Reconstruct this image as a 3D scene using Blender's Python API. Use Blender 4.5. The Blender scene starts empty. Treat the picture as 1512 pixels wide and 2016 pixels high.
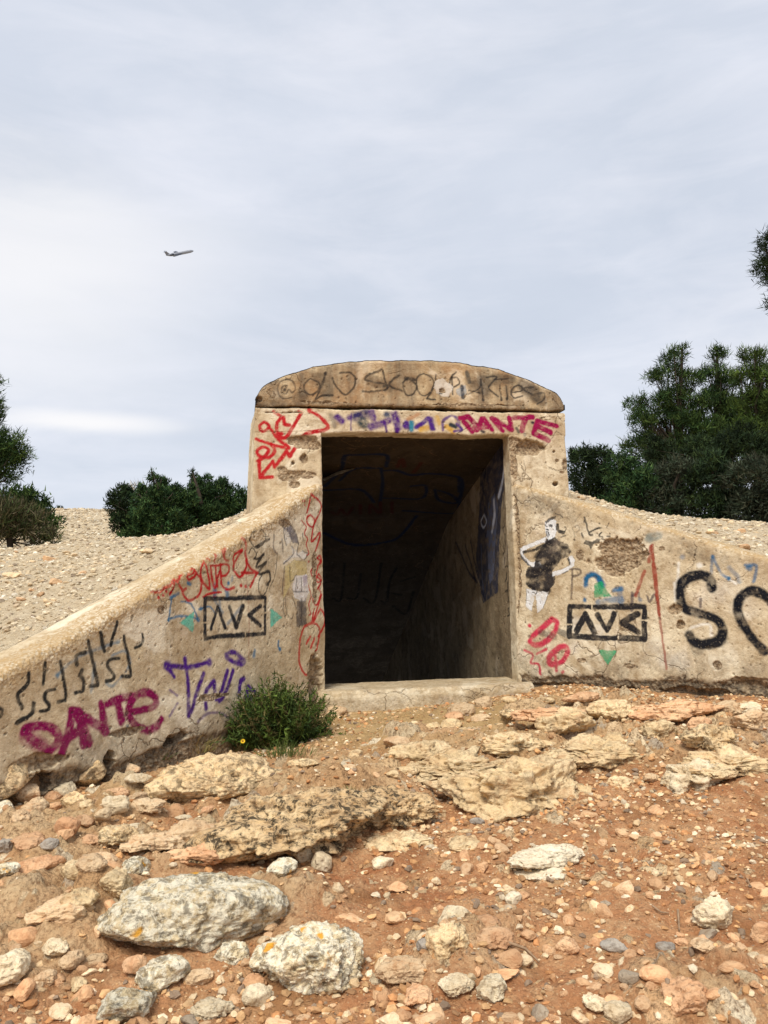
import bpy, math, random
import numpy as np
from mathutils import Matrix, Vector

# ------------------------------------------------------------------ camera, sky, sun, exposure
SC = bpy.context.scene
COL = SC.collection
R_ = math.radians
FPX = 1600.0
CAM = np.array([-1.07, -5.939, .63]); YAW, PITCH, ROLL = -.1786, .1033, -.0228
_cy, _sy = math.cos(YAW), math.sin(YAW); _cp, _sp = math.cos(PITCH), math.sin(PITCH)
_cr, _sr = math.cos(ROLL), math.sin(ROLL)
_F = np.array([-_sy, _cy, 0]); _R = np.array([_cy, _sy, 0]); _U = np.array([0, 0, 1.])
_F2 = _cp * _F + _sp * _U; _U2 = -_sp * _F + _cp * _U
cd = bpy.data.cameras.new('camera'); cam = bpy.data.objects.new('camera', cd); COL.objects.link(cam)
cd.sensor_fit = 'HORIZONTAL'; cd.sensor_width = 36; cd.lens = 36 * FPX / 1512
cd.clip_start = .05; cd.clip_end = 6000
_X = _cr * _R + _sr * _U2
_Y = -_sr * _R + _cr * _U2
m = Matrix(((_X[0], _Y[0], -_F2[0], CAM[0]), (_X[1], _Y[1], -_F2[1], CAM[1]), (_X[2], _Y[2], -_F2[2], CAM[2]), (0, 0, 0, 1)))
cam.matrix_world = m
SC.camera = cam
SC.view_settings.view_transform = 'Standard'; SC.view_settings.look = 'None'
SC.view_settings.exposure = 1.28; SC.view_settings.gamma = 1.0; SC.view_settings.use_curve_mapping = False
SC.render.resolution_x = 768; SC.render.resolution_y = 1024
SUN_DIR = Vector((-.32, -.62, .95)).normalized()
w = bpy.data.worlds.new('World'); SC.world = w; w.use_nodes = True
def build_world():
    nt = w.node_tree; nt.nodes.clear(); N = nt.nodes.new; L = nt.links.new
    out = N('ShaderNodeOutputWorld'); tc = N('ShaderNodeTexCoord')
    sky = N('ShaderNodeTexSky'); sky.sky_type = 'NISHITA'; sky.sun_disc = False
    sky.sun_elevation = math.asin(SUN_DIR.z); sky.sun_rotation = math.atan2(SUN_DIR.x, SUN_DIR.y)
    b1 = N('ShaderNodeBackground'); b1.inputs[1].default_value = .05; L(sky.outputs[0], b1.inputs[0])
    def mapping(scale, loc=(0, 0, 0), rot=(0, 0, 0)):
        mp = N('ShaderNodeMapping'); mp.inputs[1].default_value = loc; mp.inputs[2].default_value = rot; mp.inputs[3].default_value = scale
        L(tc.outputs['Generated'], mp.inputs[0]); return mp
    def noise(mp, sc, det, rough, dist=0):
        n = N('ShaderNodeTexNoise'); n.inputs['Scale'].default_value = sc; n.inputs['Detail'].default_value = det
        n.inputs['Roughness'].default_value = rough; n.inputs['Distortion'].default_value = dist; L(mp.outputs[0], n.inputs[0]); return n
    n1 = noise(mapping((1, 1, 2.6), (.3, 0, .1), (0, .45, 0)), 2.1, 7, .55, .5)
    n2 = noise(mapping((1, 1, 4.0), (3.3, 1, .6), (0, .3, 0)), 4.5, 8, .58, .4)
    r1 = N('ShaderNodeValToRGB'); r1.color_ramp.elements[0].position = .34; r1.color_ramp.elements[1].position = .68
    r1.color_ramp.elements[0].color = (.258, .28, .322, 1); r1.color_ramp.elements[1].color = (.365, .375, .41, 1)
    L(n1.outputs[0], r1.inputs[0])
    r2 = N('ShaderNodeValToRGB'); r2.color_ramp.elements[0].position = .42; r2.color_ramp.elements[1].position = .72
    r2.color_ramp.elements[0].color = (.285, .308, .352, 1); r2.color_ramp.elements[1].color = (.38, .385, .415, 1)
    L(n2.outputs[0], r2.inputs[0])
    mx = N('ShaderNodeMix'); mx.data_type = 'RGBA'; mx.inputs[0].default_value = .5
    L(r1.outputs[0], mx.inputs[6]); L(r2.outputs[0], mx.inputs[7])
    # thin bright places in the cloud sheet, low to the left
    cur = mx.outputs[2]
    for (px, py, rx, rz, st) in ((110, 480, .26, .10, .55), (170, 832, .13, .016, .8), (30, 700, .3, .12, .25), (-500, 500, .4, .2, .5), (2100, 640, .4, .15, .4)):
        d = ray(px, py); d = d / np.linalg.norm(d)
        sb = N('ShaderNodeVectorMath'); sb.operation = 'SUBTRACT'; L(tc.outputs['Generated'], sb.inputs[0]); sb.inputs[1].default_value = tuple(d)
        ml = N('ShaderNodeVectorMath'); ml.operation = 'MULTIPLY'; L(sb.outputs[0], ml.inputs[0]); ml.inputs[1].default_value = (1 / rx, 1 / rx, 1 / rz)
        nd = N('ShaderNodeVectorMath'); nd.operation = 'SCALE'; L(n2.outputs['Color'], nd.inputs[0]); nd.inputs['Scale'].default_value = .9
        ad = N('ShaderNodeVectorMath'); ad.operation = 'ADD'; L(ml.outputs[0], ad.inputs[0]); L(nd.outputs[0], ad.inputs[1])
        s2 = N('ShaderNodeVectorMath'); s2.operation = 'SUBTRACT'; L(ad.outputs[0], s2.inputs[0]); s2.inputs[1].default_value = (.45, .45, .45)
        le = N('ShaderNodeVectorMath'); le.operation = 'LENGTH'; L(s2.outputs[0], le.inputs[0])
        mr = N('ShaderNodeMapRange'); mr.interpolation_type = 'SMOOTHERSTEP'; L(le.outputs['Value'], mr.inputs[0])
        mr.inputs[1].default_value = 0; mr.inputs[2].default_value = 1.25; mr.inputs[3].default_value = st; mr.inputs[4].default_value = 0
        m2 = N('ShaderNodeMix'); m2.data_type = 'RGBA'; L(mr.outputs[0], m2.inputs[0]); L(cur, m2.inputs[6]); m2.inputs[7].default_value = (.44, .43, .425, 1)
        cur = m2.outputs[2]
    b2 = N('ShaderNodeBackground'); b2.inputs[1].default_value = 1.0; L(cur, b2.inputs[0])
    ms = N('ShaderNodeMixShader'); ms.inputs[0].default_value = .93; L(b1.outputs[0], ms.inputs[1]); L(b2.outputs[0], ms.inputs[2]); L(ms.outputs[0], out.inputs[0])
def ray(px, py):
    X = (px - 756) / FPX; Y = (py - 1008) / FPX
    u = _cr * X + _sr * Y; v = -_sr * X + _cr * Y
    return _F2 + u * _R - v * _U2
build_world()
sl = bpy.data.lights.new('sun', 'SUN'); sl.energy = 1.5; sl.angle = R_(22); sl.color = (1, .935, .835)
so = bpy.data.objects.new('sun', sl); COL.objects.link(so); so.rotation_euler = SUN_DIR.to_track_quat('Z', 'Y').to_euler()

# ------------------------------------------------------------------ geometry of the place
X0, X1, ANG = -.459, 1.004, .845          # door jambs, splay of the wings
DL = np.array([-math.cos(ANG), -math.sin(ANG), 0]); DR = np.array([math.cos(ANG), -math.sin(ANG), 0])
NL = np.array([math.sin(ANG), -math.cos(ANG), 0]); NR = np.array([-math.sin(ANG), -math.cos(ANG), 0])
OL = np.array([X0, 0, 0]); OR = np.array([X1, 0, 0])
def hit(px, py, O, n):
    d = ray(px, py); t = np.dot(np.asarray(O) - CAM, n) / np.dot(d, n); return CAM + t * d
def at(px, py, D):
    d = ray(px, py); return CAM + d * D / math.hypot(d[0], d[1])
LT = (np.array([-.4, 0, .574, 1.264, 1.611, 2.19, 2.544, 3.2, 4.2]), np.array([1.673, 1.475, 1.19, .86, .71, .46, .32, .06, -.3]))
RT = (np.array([-.4, 0, .475, .873, 1.24, 1.574, 1.797, 2.4, 4.2]), np.array([1.622, 1.475, 1.30, 1.155, 1.015, .89, .81, .58, -.1]))
def smooth_top(T, s):
    s = np.asarray(s, float); return sum(np.interp(s + o, *T) for o in (-.12, -.06, 0, .06, .12)) / 5

# ------------------------------------------------------------------ noise
def _hash(i, j, k, seed):
    h = (i * 374761393 + j * 668265263 + k * 2147483647 + seed * 1274126177) & 0xffffffff
    h = ((h ^ (h >> 13)) * 1274126177) & 0xffffffff
    h = ((h ^ (h >> 16)) * 2246822519) & 0xffffffff
    return ((h ^ (h >> 15)) & 0xffffff) / float(0xffffff)
def vnoise(P, seed=0):
    P = np.asarray(P, float); I = np.floor(P).astype(np.int64); f = P - I; f = f * f * f * (f * (f * 6 - 15) + 10)
    r = 0
    for a in (0, 1):
        wa = f[:, 0] if a else 1 - f[:, 0]
        for b in (0, 1):
            wb = wa * (f[:, 1] if b else 1 - f[:, 1])
            for c in (0, 1):
                wc = wb * (f[:, 2] if c else 1 - f[:, 2])
                r = r + wc * _hash(I[:, 0] + a, I[:, 1] + b, I[:, 2] + c, seed)
    return r * 2 - 1
def fbm(P, scale=1., octv=4, gain=.5, seed=0):
    P = np.asarray(P, float) * scale; r = 0; a = 1; t = 0
    for o in range(octv):
        r = r + a * vnoise(P + 17.3 * o, seed + o); t += a; a *= gain; P = P * 2.03
    return r / t
def ridged(P, scale=1., octv=4, gain=.55, seed=0):
    P = np.asarray(P, float) * scale; r = 0; a = 1; t = 0
    for o in range(octv):
        r = r + a * (1 - np.abs(vnoise(P + 11.1 * o, seed + o)) * 2); t += a; a *= gain; P = P * 2.1
    return r / t
def sstep(a, b, x):
    t = np.clip((x - a) / (b - a), 0, 1); return t * t * (3 - 2 * t)
def cells(A, B, size, seed, rmin, rmax, prob):
    """scattered round pits: 1 inside, 0 outside"""
    out = np.zeros(len(A)); ia = np.floor(A / size).astype(np.int64); ib = np.floor(B / size).astype(np.int64)
    for da in (-1, 0, 1):
        for db in (-1, 0, 1):
            ca = ia + da; cb = ib + db; z = np.zeros_like(ca)
            ox = (ca + .15 + .7 * _hash(ca, cb, z, seed)) * size; oy = (cb + .15 + .7 * _hash(ca, cb, z, seed + 1)) * size
            r = (rmin + (rmax - rmin) * _hash(ca, cb, z, seed + 2) ** 3) * (_hash(ca, cb, z, seed + 3) < prob)
            d = np.hypot(A - ox, B - oy)
            out = np.maximum(out, np.where(r > 0, sstep(1, .55, d / np.maximum(r, 1e-6)), 0))
    return out

# ------------------------------------------------------------------ mesh helpers
def mesh_np(name, V, faces, smooth=True, normals=None, attrs=None, mat=None):
    """faces: (n,k) int array, all of one size; attrs: {name:(n,4)} colours per vertex"""
    V = np.asarray(V, np.float32); faces = np.asarray(faces, np.int32); k = faces.shape[1]; n = len(faces)
    me = bpy.data.meshes.new(name)
    me.vertices.add(len(V)); me.vertices.foreach_set('co', V.ravel())
    me.loops.add(n * k); me.loops.foreach_set('vertex_index', faces.ravel())
    me.polygons.add(n); me.polygons.foreach_set('loop_start', np.arange(0, n * k, k, dtype=np.int32))
    try: me.polygons.foreach_set('loop_total', np.full(n, k, np.int32))
    except Exception: pass
    me.update(calc_edges=True)
    me.polygons.foreach_set('use_smooth', np.full(n, bool(smooth)))
    if attrs:
        for a, c in attrs.items():
            ca = me.color_attributes.new(a, 'FLOAT_COLOR', 'POINT'); ca.data.foreach_set('color', np.asarray(c, np.float32).ravel())
    if normals is not None:
        me.normals_split_custom_set_from_vertices(np.asarray(normals, np.float32).tolist())
    if mat is not None: me.materials.append(mat)
    me.update()
    return me
def link(name, me, parent=None, label=None, cat=None, group=None, kind=None, loc=None):
    o = bpy.data.objects.new(name, me); COL.objects.link(o)
    if loc is not None: o.location = loc
    if parent is not None: o.parent = parent
    if label: o['label'] = label
    if cat: o['category'] = cat
    if group: o['group'] = group
    if kind: o['kind'] = kind
    return o
def grid_faces(nu, nv):
    i = np.arange(nu - 1)[:, None] * nv + np.arange(nv - 1)[None, :]
    return np.stack([i, i + nv, i + nv + 1, i + 1], -1).reshape(-1, 4)
def grid_normals(P):
    du = np.gradient(P, axis=0); dv = np.gradient(P, axis=1); n = np.cross(du, dv)
    return n / np.maximum(np.linalg.norm(n, axis=2, keepdims=True), 1e-9)

# ------------------------------------------------------------------ materials
def lin(c):
    return tuple((v / 255 / 12.92 if v / 255 <= .04045 else ((v / 255 + .055) / 1.055) ** 2.4) for v in c)
class NT:
    def __init__(s, name):
        s.m = bpy.data.materials.new(name); s.m.use_nodes = True; s.t = s.m.node_tree; s.t.nodes.clear()
        s.out = s.n('ShaderNodeOutputMaterial'); s.b = s.n('ShaderNodeBsdfPrincipled'); s.l(s.b.outputs[0], s.out.inputs[0])
        s.b.inputs['Roughness'].default_value = .9; s.b.inputs['Specular IOR Level'].default_value = .25
        s.tc = s.n('ShaderNodeTexCoord')
        g = s.n('ShaderNodeNewGeometry'); s.pos = g.outputs['Position']; s.geo = g
    def n(s, t): return s.t.nodes.new(t)
    def l(s, a, b): s.t.links.new(a, b)
    def noise(s, sc, det=4, rough=.55, vec=None, dist=0):
        n = s.n('ShaderNodeTexNoise'); n.inputs['Scale'].default_value = sc; n.inputs['Detail'].default_value = det
        n.inputs['Roughness'].default_value = rough; n.inputs['Distortion'].default_value = dist; s.l(vec or s.pos, n.inputs[0]); return n.outputs[0]
    def voro(s, sc, feat='F1', vec=None, rnd=1, col=False):
        n = s.n('ShaderNodeTexVoronoi'); n.feature = feat; n.inputs['Scale'].default_value = sc; n.inputs['Randomness'].default_value = rnd
        s.l(vec or s.pos, n.inputs[0]); return n.outputs[1] if col else n.outputs[0]
    def ramp(s, v, pts, interp='LINEAR'):
        r = s.n('ShaderNodeValToRGB'); r.color_ramp.interpolation = interp; e = r.color_ramp.elements
        while len(e) < len(pts): e.new(.5)
        for q, (p, c) in zip(e, pts):
            q.position = p; q.color = (c, c, c, 1) if isinstance(c, (int, float)) else (*c[:3], 1)
        s.l(v, r.inputs[0]); return r.outputs[0]
    def mix(s, f, a, b, mode='MIX'):
        m_ = s.n('ShaderNodeMix'); m_.data_type = 'RGBA'; m_.blend_type = mode
        for v, i in ((f, 0), (a, 6), (b, 7)):
            if isinstance(v, (int, float)): m_.inputs[i].default_value = v
            elif isinstance(v, tuple): m_.inputs[i].default_value = (*v[:3], 1)
            else: s.l(v, m_.inputs[i])
        return m_.outputs[2]
    def math(s, op, a, b=None, clamp=False):
        m_ = s.n('ShaderNodeMath'); m_.operation = op; m_.use_clamp = clamp
        for v, i in ((a, 0), (b, 1)):
            if v is None: continue
            if isinstance(v, (int, float)): m_.inputs[i].default_value = v
            else: s.l(v, m_.inputs[i])
        return m_.outputs[0]
    def attr(s, name):
        a = s.n('ShaderNodeAttribute'); a.attribute_name = name; return a
    def bump(s, h, strength=.5, dist=.01, normal=None):
        b = s.n('ShaderNodeBump'); b.inputs['Strength'].default_value = strength; b.inputs['Distance'].default_value = dist
        s.l(h, b.inputs['Height'])
        if normal is not None: s.l(normal, b.inputs['Normal'])
        return b.outputs[0]
    def done(s, col, nrm=None, rough=None):
        if isinstance(col, tuple): s.b.inputs['Base Color'].default_value = (*col[:3], 1)
        else: s.l(col, s.b.inputs['Base Color'])
        if nrm is not None: s.l(nrm, s.b.inputs['Normal'])
        if rough is not None: s.b.inputs['Roughness'].default_value = rough
        return s.m
def mat_plaster(name, pale, mid, brown, stained=0.0, dark_amt=0.0):
    """weathered lime plaster; vertex colours: paint = spray paint, mask = (spalled, dirty, coping)"""
    t = NT(name); big = t.noise(1.7, 5, .6); med = t.noise(7, 6, .65, dist=.4); fine = t.noise(45, 4, .7); grit = t.noise(160, 3, .7)
    c = t.mix(t.ramp(big, [(.36, 0), (.64, 1)]), mid, pale)
    c = t.mix(t.ramp(med, [(.42, 0), (.66, .75)]), c, brown)
    c = t.mix(t.ramp(t.noise(3.1, 6, .7), [(.56, 0), (.70, .5)]), c, (pale[0] * 1.12, pale[1] * 1.12, pale[2] * 1.22))
    c = t.mix(t.ramp(fine, [(.30, .45), (.5, 0)]), c, (brown[0] * .7, brown[1] * .65, brown[2] * .6))
    c = t.mix(t.ramp(t.noise(11, 3, .8, dist=1.5), [(.64, 0), (.70, .35)]), c, (.16, .12, .075))
    if stained:
        mp = t.n('ShaderNodeMapping'); mp.inputs[3].default_value = (1, 1, .12); t.l(t.pos, mp.inputs[0])
        st = t.noise(4.5, 5, .65, vec=mp.outputs[0]); c = t.mix(t.ramp(st, [(.42, 0), (.62, stained)]), c, (.13, .095, .062))
        st2 = t.noise(2.2, 5, .65); c = t.mix(t.ramp(st2, [(.5, 0), (.68, stained)]), c, (.42, .22, .085))
    mv = t.n('ShaderNodeMapping'); mv.inputs[3].default_value = (1, 1, .16); t.l(t.pos, mv.inputs[0])
    c = t.mix(t.ramp(t.noise(6, 5, .7, vec=mv.outputs[0]), [(.50, 0), (.68, .42)]), c, (brown[0] * .95, brown[1] * .9, brown[2] * .8))
    c = t.mix(t.ramp(t.noise(2.4, 4, .6, vec=t.pos, dist=.8), [(.55, 0), (.62, .65)]), c, (min(.86, pale[0] * 1.16), min(.78, pale[1] * 1.19), min(.60, pale[2] * 1.33)))
    cr = t.n('ShaderNodeTexVoronoi'); cr.feature = 'DISTANCE_TO_EDGE'; cr.inputs['Scale'].default_value = 2.3
    wv = t.n('ShaderNodeVectorMath'); wv.operation = 'ADD'; t.l(t.pos, wv.inputs[0]); nn = t.n('ShaderNodeTexNoise'); nn.inputs['Scale'].default_value = 5; nn.inputs['Detail'].default_value = 5; t.l(t.pos, nn.inputs[0])
    ws = t.n('ShaderNodeVectorMath'); ws.operation = 'SCALE'; t.l(nn.outputs['Color'], ws.inputs[0]); ws.inputs['Scale'].default_value = .35; t.l(ws.outputs[0], wv.inputs[1]); t.l(wv.outputs[0], cr.inputs[0])
    crk = t.math('MULTIPLY', t.ramp(cr.outputs[0], [(.0, 1), (.014, 0)]), t.ramp(t.noise(1.9, 3, .6), [(.48, 0), (.58, .75)]))
    c = t.mix(crk, c, (.17, .11, .06))
    mk = t.attr('mask'); sp = t.n('ShaderNodeSeparateColor'); t.l(mk.outputs[0], sp.inputs[0])
    cop = t.mix(t.ramp(t.voro(55), [(.15, 0), (.55, 1)]), (.66, .57, .42), (.40, .27, .13))
    cop = t.mix(t.ramp(med, [(.45, 0), (.65, .8)]), cop, (.48, .33, .16))
    c = t.mix(t.math('MULTIPLY', sp.outputs[2], t.ramp(t.noise(28, 4, .7), [(.34, .15), (.55, 1)])), c, cop)
    pa = t.attr('paint'); br = t.ramp(t.noise(80, 3, .75), [(.28, .35), (.40, 1)])
    c = t.mix(t.math('MULTIPLY', pa.outputs['Alpha'], br), c, pa.outputs[0])
    rub = t.mix(t.ramp(t.voro(38), [(.2, 0), (.7, 1)]), (.42, .30, .18), (.14, .085, .045))
    rub = t.mix(t.ramp(fine, [(.4, 0), (.7, .7)]), rub, (.50, .40, .26))
    c = t.mix(t.ramp(sp.outputs[0], [(.25, 0), (.6, .92)]), c, rub)
    dirt = t.mix(t.ramp(fine, [(.35, 0), (.65, 1)]), (.055, .045, .035), (.22, .17, .11))
    c = t.mix(t.math('MULTIPLY', sp.outputs[1], t.ramp(t.noise(16, 5, .75), [(.36, 0), (.56, 1)])), c, dirt)
    h = t.math('ADD', t.math('MULTIPLY', fine, .8), t.math('MULTIPLY', grit, .45)); h = t.math('ADD', h, t.math('MULTIPLY', med, .8)); h = t.math('SUBTRACT', h, crk)
    h = t.math('ADD', h, t.math('MULTIPLY', t.voro(60), t.math('ADD', t.math('MULTIPLY', sp.outputs[0], 1.2), t.math('MULTIPLY', sp.outputs[2], .8))))
    return t.done(c, t.bump(h, .85, .009), .93)
M_WALL = mat_plaster('lime_plaster', (.77, .68, .495), (.60, .485, .31), (.33, .225, .115))
M_TUNNEL_SHADE = mat_plaster('shade_dark_tunnel_plaster', (.060, .044, .026), (.042, .030, .017), (.028, .019, .010))  # the tunnel's deep shade is put into the plaster colour
M_TUNNEL_DIM = mat_plaster('shade_dimmed_tunnel_plaster', (.37, .295, .19), (.27, .205, .12), (.13, .09, .05))  # side wall plaster, its colour lowered to imitate the dim interior
M_CAP = mat_plaster('stained_concrete', (.64, .52, .33), (.48, .365, .21), (.30, .175, .08), stained=.8)
def mat_rock(name, a, b, dirt, lichen=0., dark=0., orange=0., scale=1., rnd=.2, unit=1.):
    t = NT(name); us = t.n('ShaderNodeVectorMath'); us.operation = 'SCALE'; t.l(t.tc.outputs['Object'], us.inputs[0]); us.inputs['Scale'].default_value = unit; O = us.outputs[0]; oi = t.n('ShaderNodeObjectInfo')
    mp = t.n('ShaderNodeVectorMath'); mp.operation = 'ADD'; t.l(O, mp.inputs[0])
    cb = t.n('ShaderNodeCombineXYZ'); t.l(t.math('MULTIPLY', oi.outputs['Random'], 37.), cb.inputs[0]); t.l(cb.outputs[0], mp.inputs[1]); V = mp.outputs[0]
    n1 = t.noise(6 * scale, 6, .65, V); n2 = t.noise(28 * scale, 5, .7, V); n3 = t.noise(95, 3, .7, V)
    c = t.mix(t.ramp(n1, [(.35, 0), (.65, 1)]), a, b)
    c = t.mix(t.ramp(t.noise(14 * scale, 5, .75, V, .6), [(.50, 0), (.66, .7)]), c, dirt)
    c = t.mix(t.ramp(n2, [(.30, .6), (.47, 0)]), c, (dirt[0] * .45, dirt[1] * .4, dirt[2] * .36))
    if lichen: c = t.mix(t.ramp(t.noise(26, 5, .8, V), [(.44, 0), (.53, lichen)]), c, (.74, .69, .54))
    if dark:
        c = t.mix(t.ramp(t.noise(20, 6, .8, V, .5), [(.49, 0), (.58, dark)]), c, (.075, .055, .032))
    if orange: c = t.mix(t.ramp(t.noise(9, 2, .4, V, .3), [(.655, 0), (.68, orange)]), c, (.62, .30, .03))
    hsv = t.n('ShaderNodeHueSaturation'); t.l(c, hsv.inputs['Color'])
    t.l(t.math('ADD', 1 - rnd, t.math('MULTIPLY', oi.outputs['Random'], 2 * rnd)), hsv.inputs['Value'])
    sp = t.n('ShaderNodeSeparateXYZ'); t.l(t.geo.outputs['Normal'], sp.inputs[0])
    h = t.math('ADD', t.math('MULTIPLY', n2, .8), t.math('MULTIPLY', n3, .4))
    h = t.math('ADD', h, t.math('MULTIPLY', t.ramp(t.voro(34 * scale, vec=V), [(.0, 0), (.35, 1)]), .5))
    return t.done(hsv.outputs[0], t.bump(h, 1.0, .014 if unit == 1 else .006), .95)
M_ROCK = {
 'pale': mat_rock('pale_limestone', (.70, .53, .33), (.58, .40, .23), (.48, .25, .115)),
 'cream': mat_rock('cream_limestone', (.78, .68, .48), (.66, .52, .33), (.45, .31, .16), dark=.2),
 'orange': mat_rock('iron_stained_limestone', (.60, .34, .18), (.68, .45, .26), (.40, .18, .08)),
 'grey': mat_rock('grey_stone', (.30, .27, .23), (.42, .37, .30), (.20, .14, .10)),
 'lichen': mat_rock('lichen_limestone', (.56, .45, .27), (.66, .54, .34), (.32, .23, .12), lichen=.8, dark=.7, orange=.95),
 'crust': mat_rock('dark_crusted_limestone', (.70, .49, .25), (.80, .61, .35), (.32, .17, .07), lichen=.12, dark=.7, rnd=.08),
 'slab': mat_rock('dark_weathered_slab', (.50, .31, .14), (.74, .54, .29), (.24, .125, .05), lichen=.1, dark=1.0, rnd=.04),
 'white': mat_rock('bleached_limestone', (.86, .77, .58), (.78, .66, .46), (.55, .42, .26), dark=.12, rnd=.05),
 'outcrop': mat_rock('yellow_limestone_outcrop', (.80, .63, .38), (.68, .49, .26), (.42, .23, .11), dark=.3, rnd=.12),
}
M_STONE = {
 'pale': mat_rock('loose_tan_stone', (.68, .47, .28), (.58, .37, .20), (.44, .22, .10), unit=.10),
 'cream': mat_rock('loose_white_stone', (.76, .61, .40), (.66, .49, .29), (.48, .29, .14), unit=.10),
 'orange': mat_rock('loose_orange_stone', (.58, .33, .17), (.66, .42, .23), (.40, .18, .08), unit=.10),
 'grey': mat_rock('loose_grey_stone', (.30, .245, .18), (.42, .34, .24), (.22, .14, .08), unit=.10),
}
def mat_pebble(name):
    t = NT(name); a = t.attr('tint'); c = t.mix(t.ramp(t.noise(70, 3, .7), [(.35, .35), (.6, 0)]), a.outputs[0], (.16, .085, .045))
    return t.done(c, t.bump(t.noise(120, 3, .7), .5, .004), .95)
M_PEB = mat_pebble('gravel')
def mat_ground():
    t = NT('earth'); a = t.attr('soil'); s = t.n('ShaderNodeSeparateColor'); t.l(a.outputs[0], s.inputs[0])
    n0 = t.noise(1.6, 5, .6); n1 = t.noise(9, 6, .7); n2 = t.noise(40, 5, .75); n3 = t.noise(130, 3, .7)
    red = t.mix(t.ramp(n0, [(.38, 0), (.62, 1)]), (.40, .165, .068), (.52, .26, .12))
    red = t.mix(t.ramp(n1, [(.45, 0), (.7, .7)]), red, (.64, .42, .22))
    red = t.mix(t.ramp(n2, [(.32, .6), (.47, 0)]), red, (.15, .07, .03))
    red = t.mix(t.ramp(t.voro(75), [(.12, .55), (.3, 0)]), red, (.74, .54, .31))
    tan = t.mix(t.ramp(n1, [(.35, 0), (.65, 1)]), (.42, .27, .115), (.55, .38, .185))
    tan = t.mix(t.ramp(n2, [(.3, .5), (.46, 0)]), tan, (.17, .11, .05))
    pale = t.mix(t.ramp(n1, [(.35, 0), (.65, 1)]), (.66, .55, .38), (.52, .41, .26))
    pale = t.mix(t.ramp(n2, [(.3, .75), (.5, 0)]), pale, (.22, .14, .07))
    pale = t.mix(t.ramp(t.voro(26), [(.1, .5), (.4, 0)]), pale, (.68, .57, .38))
    rock = t.mix(t.ramp(n1, [(.35, 0), (.65, 1)]), (.56, .37, .19), (.70, .53, .31))
    rock = t.mix(t.ramp(n2, [(.38, .9), (.53, 0)]), rock, (.20, .12, .06))
    red = t.mix(t.ramp(t.noise(3.4, 5, .7, dist=.5), [(.52, 0), (.66, .7)]), red, (.27, .12, .045))
    tt = t.attr('cobble'); cobc = t.mix(t.ramp(n1, [(.38, 0), (.68, .55)]), tt.outputs[0], (.46, .26, .11)); cobc = t.mix(t.ramp(n2, [(.36, .85), (.5, 0)]), cobc, (.17, .09, .04)); cobc = t.mix(t.ramp(n3, [(.34, .5), (.5, 0)]), cobc, (.14, .08, .04))
    c = t.mix(s.outputs[1], red, rock); c = t.mix(s.outputs[2], c, tan); c = t.mix(t.ramp(tt.outputs['Alpha'], [(.3, 0), (.6, .95)]), c, cobc); c = t.mix(s.outputs[0], c, pale)
    h = t.math('ADD', t.math('MULTIPLY', n2, 1.0), t.math('MULTIPLY', n3, .5)); h = t.math('ADD', h, t.math('MULTIPLY', t.voro(60), -.5))
    return t.done(c, t.bump(h, 1.0, .018), .97)
M_GROUND = mat_ground()
def mat_leaf(name, sat=1.):
    t = NT(name); a = t.attr('tint'); t.b.inputs['Specular IOR Level'].default_value = .08
    return t.done(a.outputs[0], None, .8)
M_LEAF = mat_leaf('foliage')
def mat_flat(name, col, rough=.7, var=.3, sc=20):
    t = NT(name); c = t.mix(t.ramp(t.noise(sc, 4, .6), [(.3, 0), (.7, 1)]), tuple(v * (1 - var) for v in col), tuple(min(1, v * (1 + var)) for v in col))
    return t.done(c, t.bump(t.noise(sc * 4, 3, .6), .4, .005), rough)
M_BARK = mat_flat('bark', (.045, .034, .024), .9, .4, 12)
M_TWIG = mat_flat('dry_twig', (.30, .20, .12), .9, .3, 40)
M_WHITE = mat_flat('aircraft_white', (.20, .215, .25), .4, .04, 2)
M_DARKMET = mat_flat('aircraft_dark', (.03, .035, .05), .4, .1, 2)
M_PETAL = mat_flat('yellow_petal', (.85, .55, .02), .6, .1, 60)
M_DISC = mat_flat('flower_disc', (.35, .12, .02), .8, .3, 200)

# ------------------------------------------------------------------ spray paint, drawn as strokes on the wall planes (metres)
CROPS = {'A': (0, 1000, 2.291), 'B': (270, 950, 3.877), 'C': (480, 690, 4.32), 'D': (800, 690, 4.447), 'E': (980, 920, 2.842), 'F': (1000, 980, 7.56), 'G': (620, 840, 3.687), 'P': (0, 0, 1)}
def crop(k, pts):
    ox, oy, s = CROPS[k]; return [(ox + x / s, oy + y / s) for x, y in pts]
def catmull(P, n=7):
    P = np.asarray(P, float)
    if len(P) < 3: return P
    Q = np.vstack([2 * P[0] - P[1], P, 2 * P[-1] - P[-2]]); out = []
    for i in range(1, len(Q) - 2):
        t = np.linspace(0, 1, n, endpoint=False)[:, None]; p0, p1, p2, p3 = Q[i - 1:i + 3]
        out.append(.5 * (2 * p1 + (p2 - p0) * t + (2 * p0 - 5 * p1 + 4 * p2 - p3) * t ** 2 + (3 * p1 - p0 - 3 * p2 + p3) * t ** 3))
    return np.vstack(out + [P[-1:]])
TAGS = {}
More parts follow.
